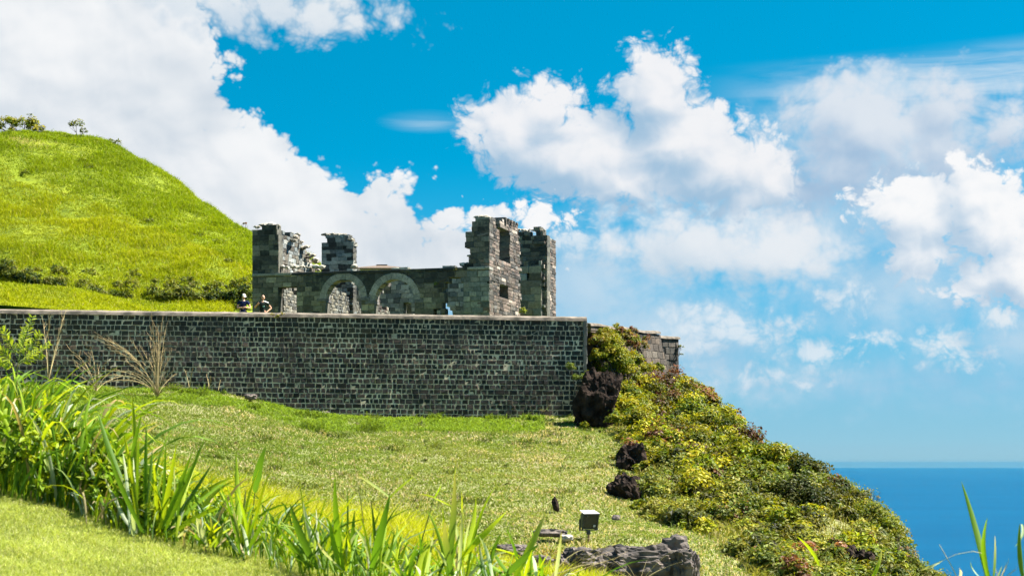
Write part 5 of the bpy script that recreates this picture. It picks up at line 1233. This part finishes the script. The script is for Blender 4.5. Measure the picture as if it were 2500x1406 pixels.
def person(label, px, Y, shirt_mat, arms, head, cap=False, scale=1.0, print_=False):
    g = P(px, 0, Y); root = empty('person', (g[0], Y, TZ)); tag(root, label, 'person'); root.scale = (scale,) * 3
    J = {'pelvis': (0, 0, .95, (.13, .10)), 'belly': (0, -.005, 1.10, (.125, .095)), 'chest': (0, 0, 1.30, (.15, .105)), 'neck0': (0, .005, 1.46, .062), 'neck1': (head[0] * .6, head[1] * .6, 1.54, .055)}
    E = [('pelvis', 'belly'), ('belly', 'chest'), ('chest', 'neck0'), ('neck0', 'neck1')]
    for s_, n_ in ((-1, 'l'), (1, 'r')):
        J.update({'hip' + n_: (s_ * .095, 0, .90, .088), 'knee' + n_: (s_ * .115, -.02, .50, .058), 'ank' + n_: (s_ * .12, .02, .09, .040), 'toe' + n_: (s_ * .145, -.17, .035, (.040, .03))})
        E += [('pelvis', 'hip' + n_), ('hip' + n_, 'knee' + n_), ('knee' + n_, 'ank' + n_), ('ank' + n_, 'toe' + n_)]
        sh, el_, wr = arms[n_]; w = np.array(wr); d = w - np.array(el_); d /= np.linalg.norm(d)
        J.update({'sho' + n_: (*sh, .062), 'elb' + n_: (*el_, .043), 'wri' + n_: (*wr, .029), 'pal' + n_: (*(w + d * .075), (.040, .018))})
        E += [('chest', 'sho' + n_), ('sho' + n_, 'elb' + n_), ('elb' + n_, 'wri' + n_), ('wri' + n_, 'pal' + n_)]
        sd = np.cross(d, (0, 1, .3)); sd /= np.linalg.norm(sd); dn = np.cross(sd, d)
        for k, (off, L) in enumerate(((-.030, .062), (-.010, .075), (.010, .070), (.028, .055))):
            a = w + d * .085 + sd * off; m_ = a + d * L * .55 + dn * .008; e = m_ + d * L * .4 + dn * .028
            J.update({f'f{n_}{k}a': (*a, .011), f'f{n_}{k}b': (*m_, .0095), f'f{n_}{k}c': (*e, .008)}); E += [('pal' + n_, f'f{n_}{k}a'), (f'f{n_}{k}a', f'f{n_}{k}b'), (f'f{n_}{k}b', f'f{n_}{k}c')]
        a = w + d * .03 - sd * .032; m_ = a + d * .035 - sd * .022; e = m_ + d * .03 + dn * .01
        J.update({f't{n_}a': (*a, .013), f't{n_}b': (*m_, .011), f't{n_}c': (*e, .009)}); E += [('wri' + n_, f't{n_}a'), (f't{n_}a', f't{n_}b'), (f't{n_}b', f't{n_}c')]
    body = skin_mesh('body', J, E); hx, hy, yaw, pitch = head; hc = (hx, hy, 1.645)
    bm, rot = head_bm(hc, yaw, pitch); bm.from_mesh(body); bm.to_mesh(body); bm.free(); body.shade_smooth()
    def add(name, me, mat, par=root):
        if not me.materials: me.materials.append(mat)
        o = bpy.data.objects.new(name, me); COL.objects.link(o); o.parent = par; return o
    bo = add('body', body, skin)
    for sx in (-1, 1):
        b2 = bmesh.new(); bmesh.ops.create_uvsphere(b2, u_segments=8, v_segments=6, radius=.011)
        for v_ in b2.verts: v_.co += rot @ Vector((sx * .030, -.086, .008)) + Vector(hc)
        me = bpy.data.meshes.new('eye'); b2.to_mesh(me); b2.free(); add('eye', me, eyem, bo)
    S_ = {'p0': (0, 0, .80, (.155, .12)), 'p': (0, 0, .92, (.162, .128)), 'b': (0, -.005, 1.10, (.142, .112)), 'c': (0, 0, 1.30, (.168, .122)), 'n': (0, .005, 1.47, .078)}; SE = [('p0', 'p'), ('p', 'b'), ('b', 'c'), ('c', 'n')]
    for n_ in 'lr':
        sh, el_, wr = arms[n_]; m_ = np.array(sh) * .45 + np.array(el_) * .55
        S_.update({'s' + n_: (*sh, .078), 'm' + n_: (*m_, .068)}); SE += [('c', 's' + n_), ('s' + n_, 'm' + n_)]
    so = add('shirt', skin_mesh('shirt', S_, SE), shirt_mat)
    T = {'p': (0, 0, .94, (.145, .112))}; TE = []
    for s_, n_ in ((-1, 'l'), (1, 'r')): T.update({'h' + n_: (s_ * .098, 0, .88, .102), 'k' + n_: (s_ * .116, -.02, .50, .076), 'a' + n_: (s_ * .12, .02, .11, .062)}); TE += [('p', 'h' + n_), ('h' + n_, 'k' + n_), ('k' + n_, 'a' + n_)]
    add('trousers', skin_mesh('trousers', T, TE), denim)
    for s_ in (-1, 1): add('shoe', skin_mesh('shoe', {'a': (s_ * .12, .05, .05, .048), 'b': (s_ * .132, -.06, .045, (.05, .045)), 'c': (s_ * .148, -.19, .035, (.045, .034))}, [('a', 'b'), ('b', 'c')]), shoe)
    if cap:
        b2 = bmesh.new(); bmesh.ops.create_uvsphere(b2, u_segments=24, v_segments=14, radius=1)
        bmesh.ops.delete(b2, geom=[v_ for v_ in b2.verts if v_.co.z < -.02], context='VERTS')
        for v_ in b2.verts: v_.co = rot @ Vector((v_.co.x * .088, v_.co.y * .110, .035 + v_.co.z * .092)) + Vector(hc)
        me = bpy.data.meshes.new('cap'); b2.to_mesh(me); b2.free(); me.shade_smooth(); co = add('cap', me, capm)
        vs = []; nseg = 12
        for k in range(nseg + 1):
            a = math.pi * (k / nseg - .5)
            for rr_, dz in ((1.0, .0), (1.85, -.018)):
                for th_ in (.0, -.007): vs.append(rot @ Vector((math.sin(a) * .086, -math.cos(a) * .095 * rr_ - .01, .038 + dz * math.cos(a) + th_)) + Vector(hc))
        f = []
        for k in range(nseg): i = k * 4; f += [[i, i + 2, i + 6, i + 4], [i + 1, i + 5, i + 7, i + 3], [i + 2, i + 3, i + 7, i + 6], [i, i + 4, i + 5, i + 1]]
        add('visor', npmesh('visor', np.array([tuple(v_) for v_ in vs]), np.array(f), smooth=True), capm, co)
    else:
        b2 = bmesh.new(); bmesh.ops.create_uvsphere(b2, u_segments=24, v_segments=14, radius=1)   # close-cropped hair round the back of the head
        bmesh.ops.delete(b2, geom=[v_ for v_ in b2.verts if v_.co.y < .12 or v_.co.z < -.55 or v_.co.z > .62], context='VERTS')
        for v_ in b2.verts: v_.co = rot @ Vector((v_.co.x * .0785, v_.co.y * .0995, v_.co.z * .1195)) + Vector(hc)
        me = bpy.data.meshes.new('hair'); b2.to_mesh(me); b2.free(); me.shade_smooth(); add('hair', me, flat_mat('grey_hair', (.22, .18, .15), .9, .1))
    if print_:
        def torso_patch(name, pts, mat):
            me = npmesh(name, np.array(pts), np.array([[0, 1, 2, 3], [4, 7, 6, 5], [0, 4, 5, 1], [1, 5, 6, 2], [2, 6, 7, 3], [3, 7, 4, 0]])); add(name, me, mat, so)
        x0, x1, z0, z1 = .02, .12, 1.20, 1.27
        torso_patch('shirt_print', [(x0, -.126, z0), (x1, -.118, z0 + .01), (x1 - .01, -.118, z1), (x0 + .01, -.126, z1), (x0, -.11, z0), (x1, -.10, z0 + .01), (x1 - .01, -.10, z1), (x0 + .01, -.11, z1)], printm)
        sh = arms['r'][0]
        torso_patch('shoulder_stripe', [(.07, -.062, 1.485), (sh[0] + .085, -.06, 1.40), (sh[0] + .085, .01, 1.425), (.07, .01, 1.505), (.07, -.05, 1.46), (sh[0] + .07, -.05, 1.375), (sh[0] + .07, .0, 1.39), (.07, .0, 1.47)], stripe)
person('person in navy t-shirt and cream cap looking down at their hands', 594, 82.3, navy,
       {'r': ((.20, -.02, 1.40), (.34, -.04, 1.13), (.17, -.23, 1.12)), 'l': ((-.20, 0, 1.40), (-.26, -.06, 1.12), (-.04, -.25, 1.12))}, (.03, -.05, .55, .35), cap=True, scale=1.0)
person('bald person in dark t-shirt with one hand on hip by the ruin corner', 641, 82.6, black,
       {'r': ((.20, .0, 1.40), (.40, .07, 1.16), (.22, -.09, .98)), 'l': ((-.20, -.01, 1.40), (-.36, -.08, 1.17), (-.22, -.24, 1.30))}, (.03, -.03, .45, .05), scale=.985, print_=True)

# ------------------------------------------------------------------ air over the sea
hm, t = material('sea_haze'); vol = t.n('ShaderNodeVolumePrincipled')
vol.inputs['Color'].default_value = (.06, .27, .43, 1); vol.inputs['Density'].default_value = 1.1e-5; vol.inputs['Anisotropy'].default_value = 0.2
ho = t.n('ShaderNodeOutputMaterial'); t.t.links.new(vol.outputs[0], ho.inputs['Volume'])
H = 91000.0
hv = np.array([(x, y, z) for z in (-242, 34) for (x, y) in ((-H, -H), (H, -H), (H, H), (-H, H))])
tag(link('haze', npmesh('haze', hv, np.array([[3, 2, 1, 0], [4, 5, 6, 7], [0, 1, 5, 4], [1, 2, 6, 5], [2, 3, 7, 6], [3, 0, 4, 7]])), hm), 'pale blue haze over the sea towards the horizon', 'haze', kind='stuff')
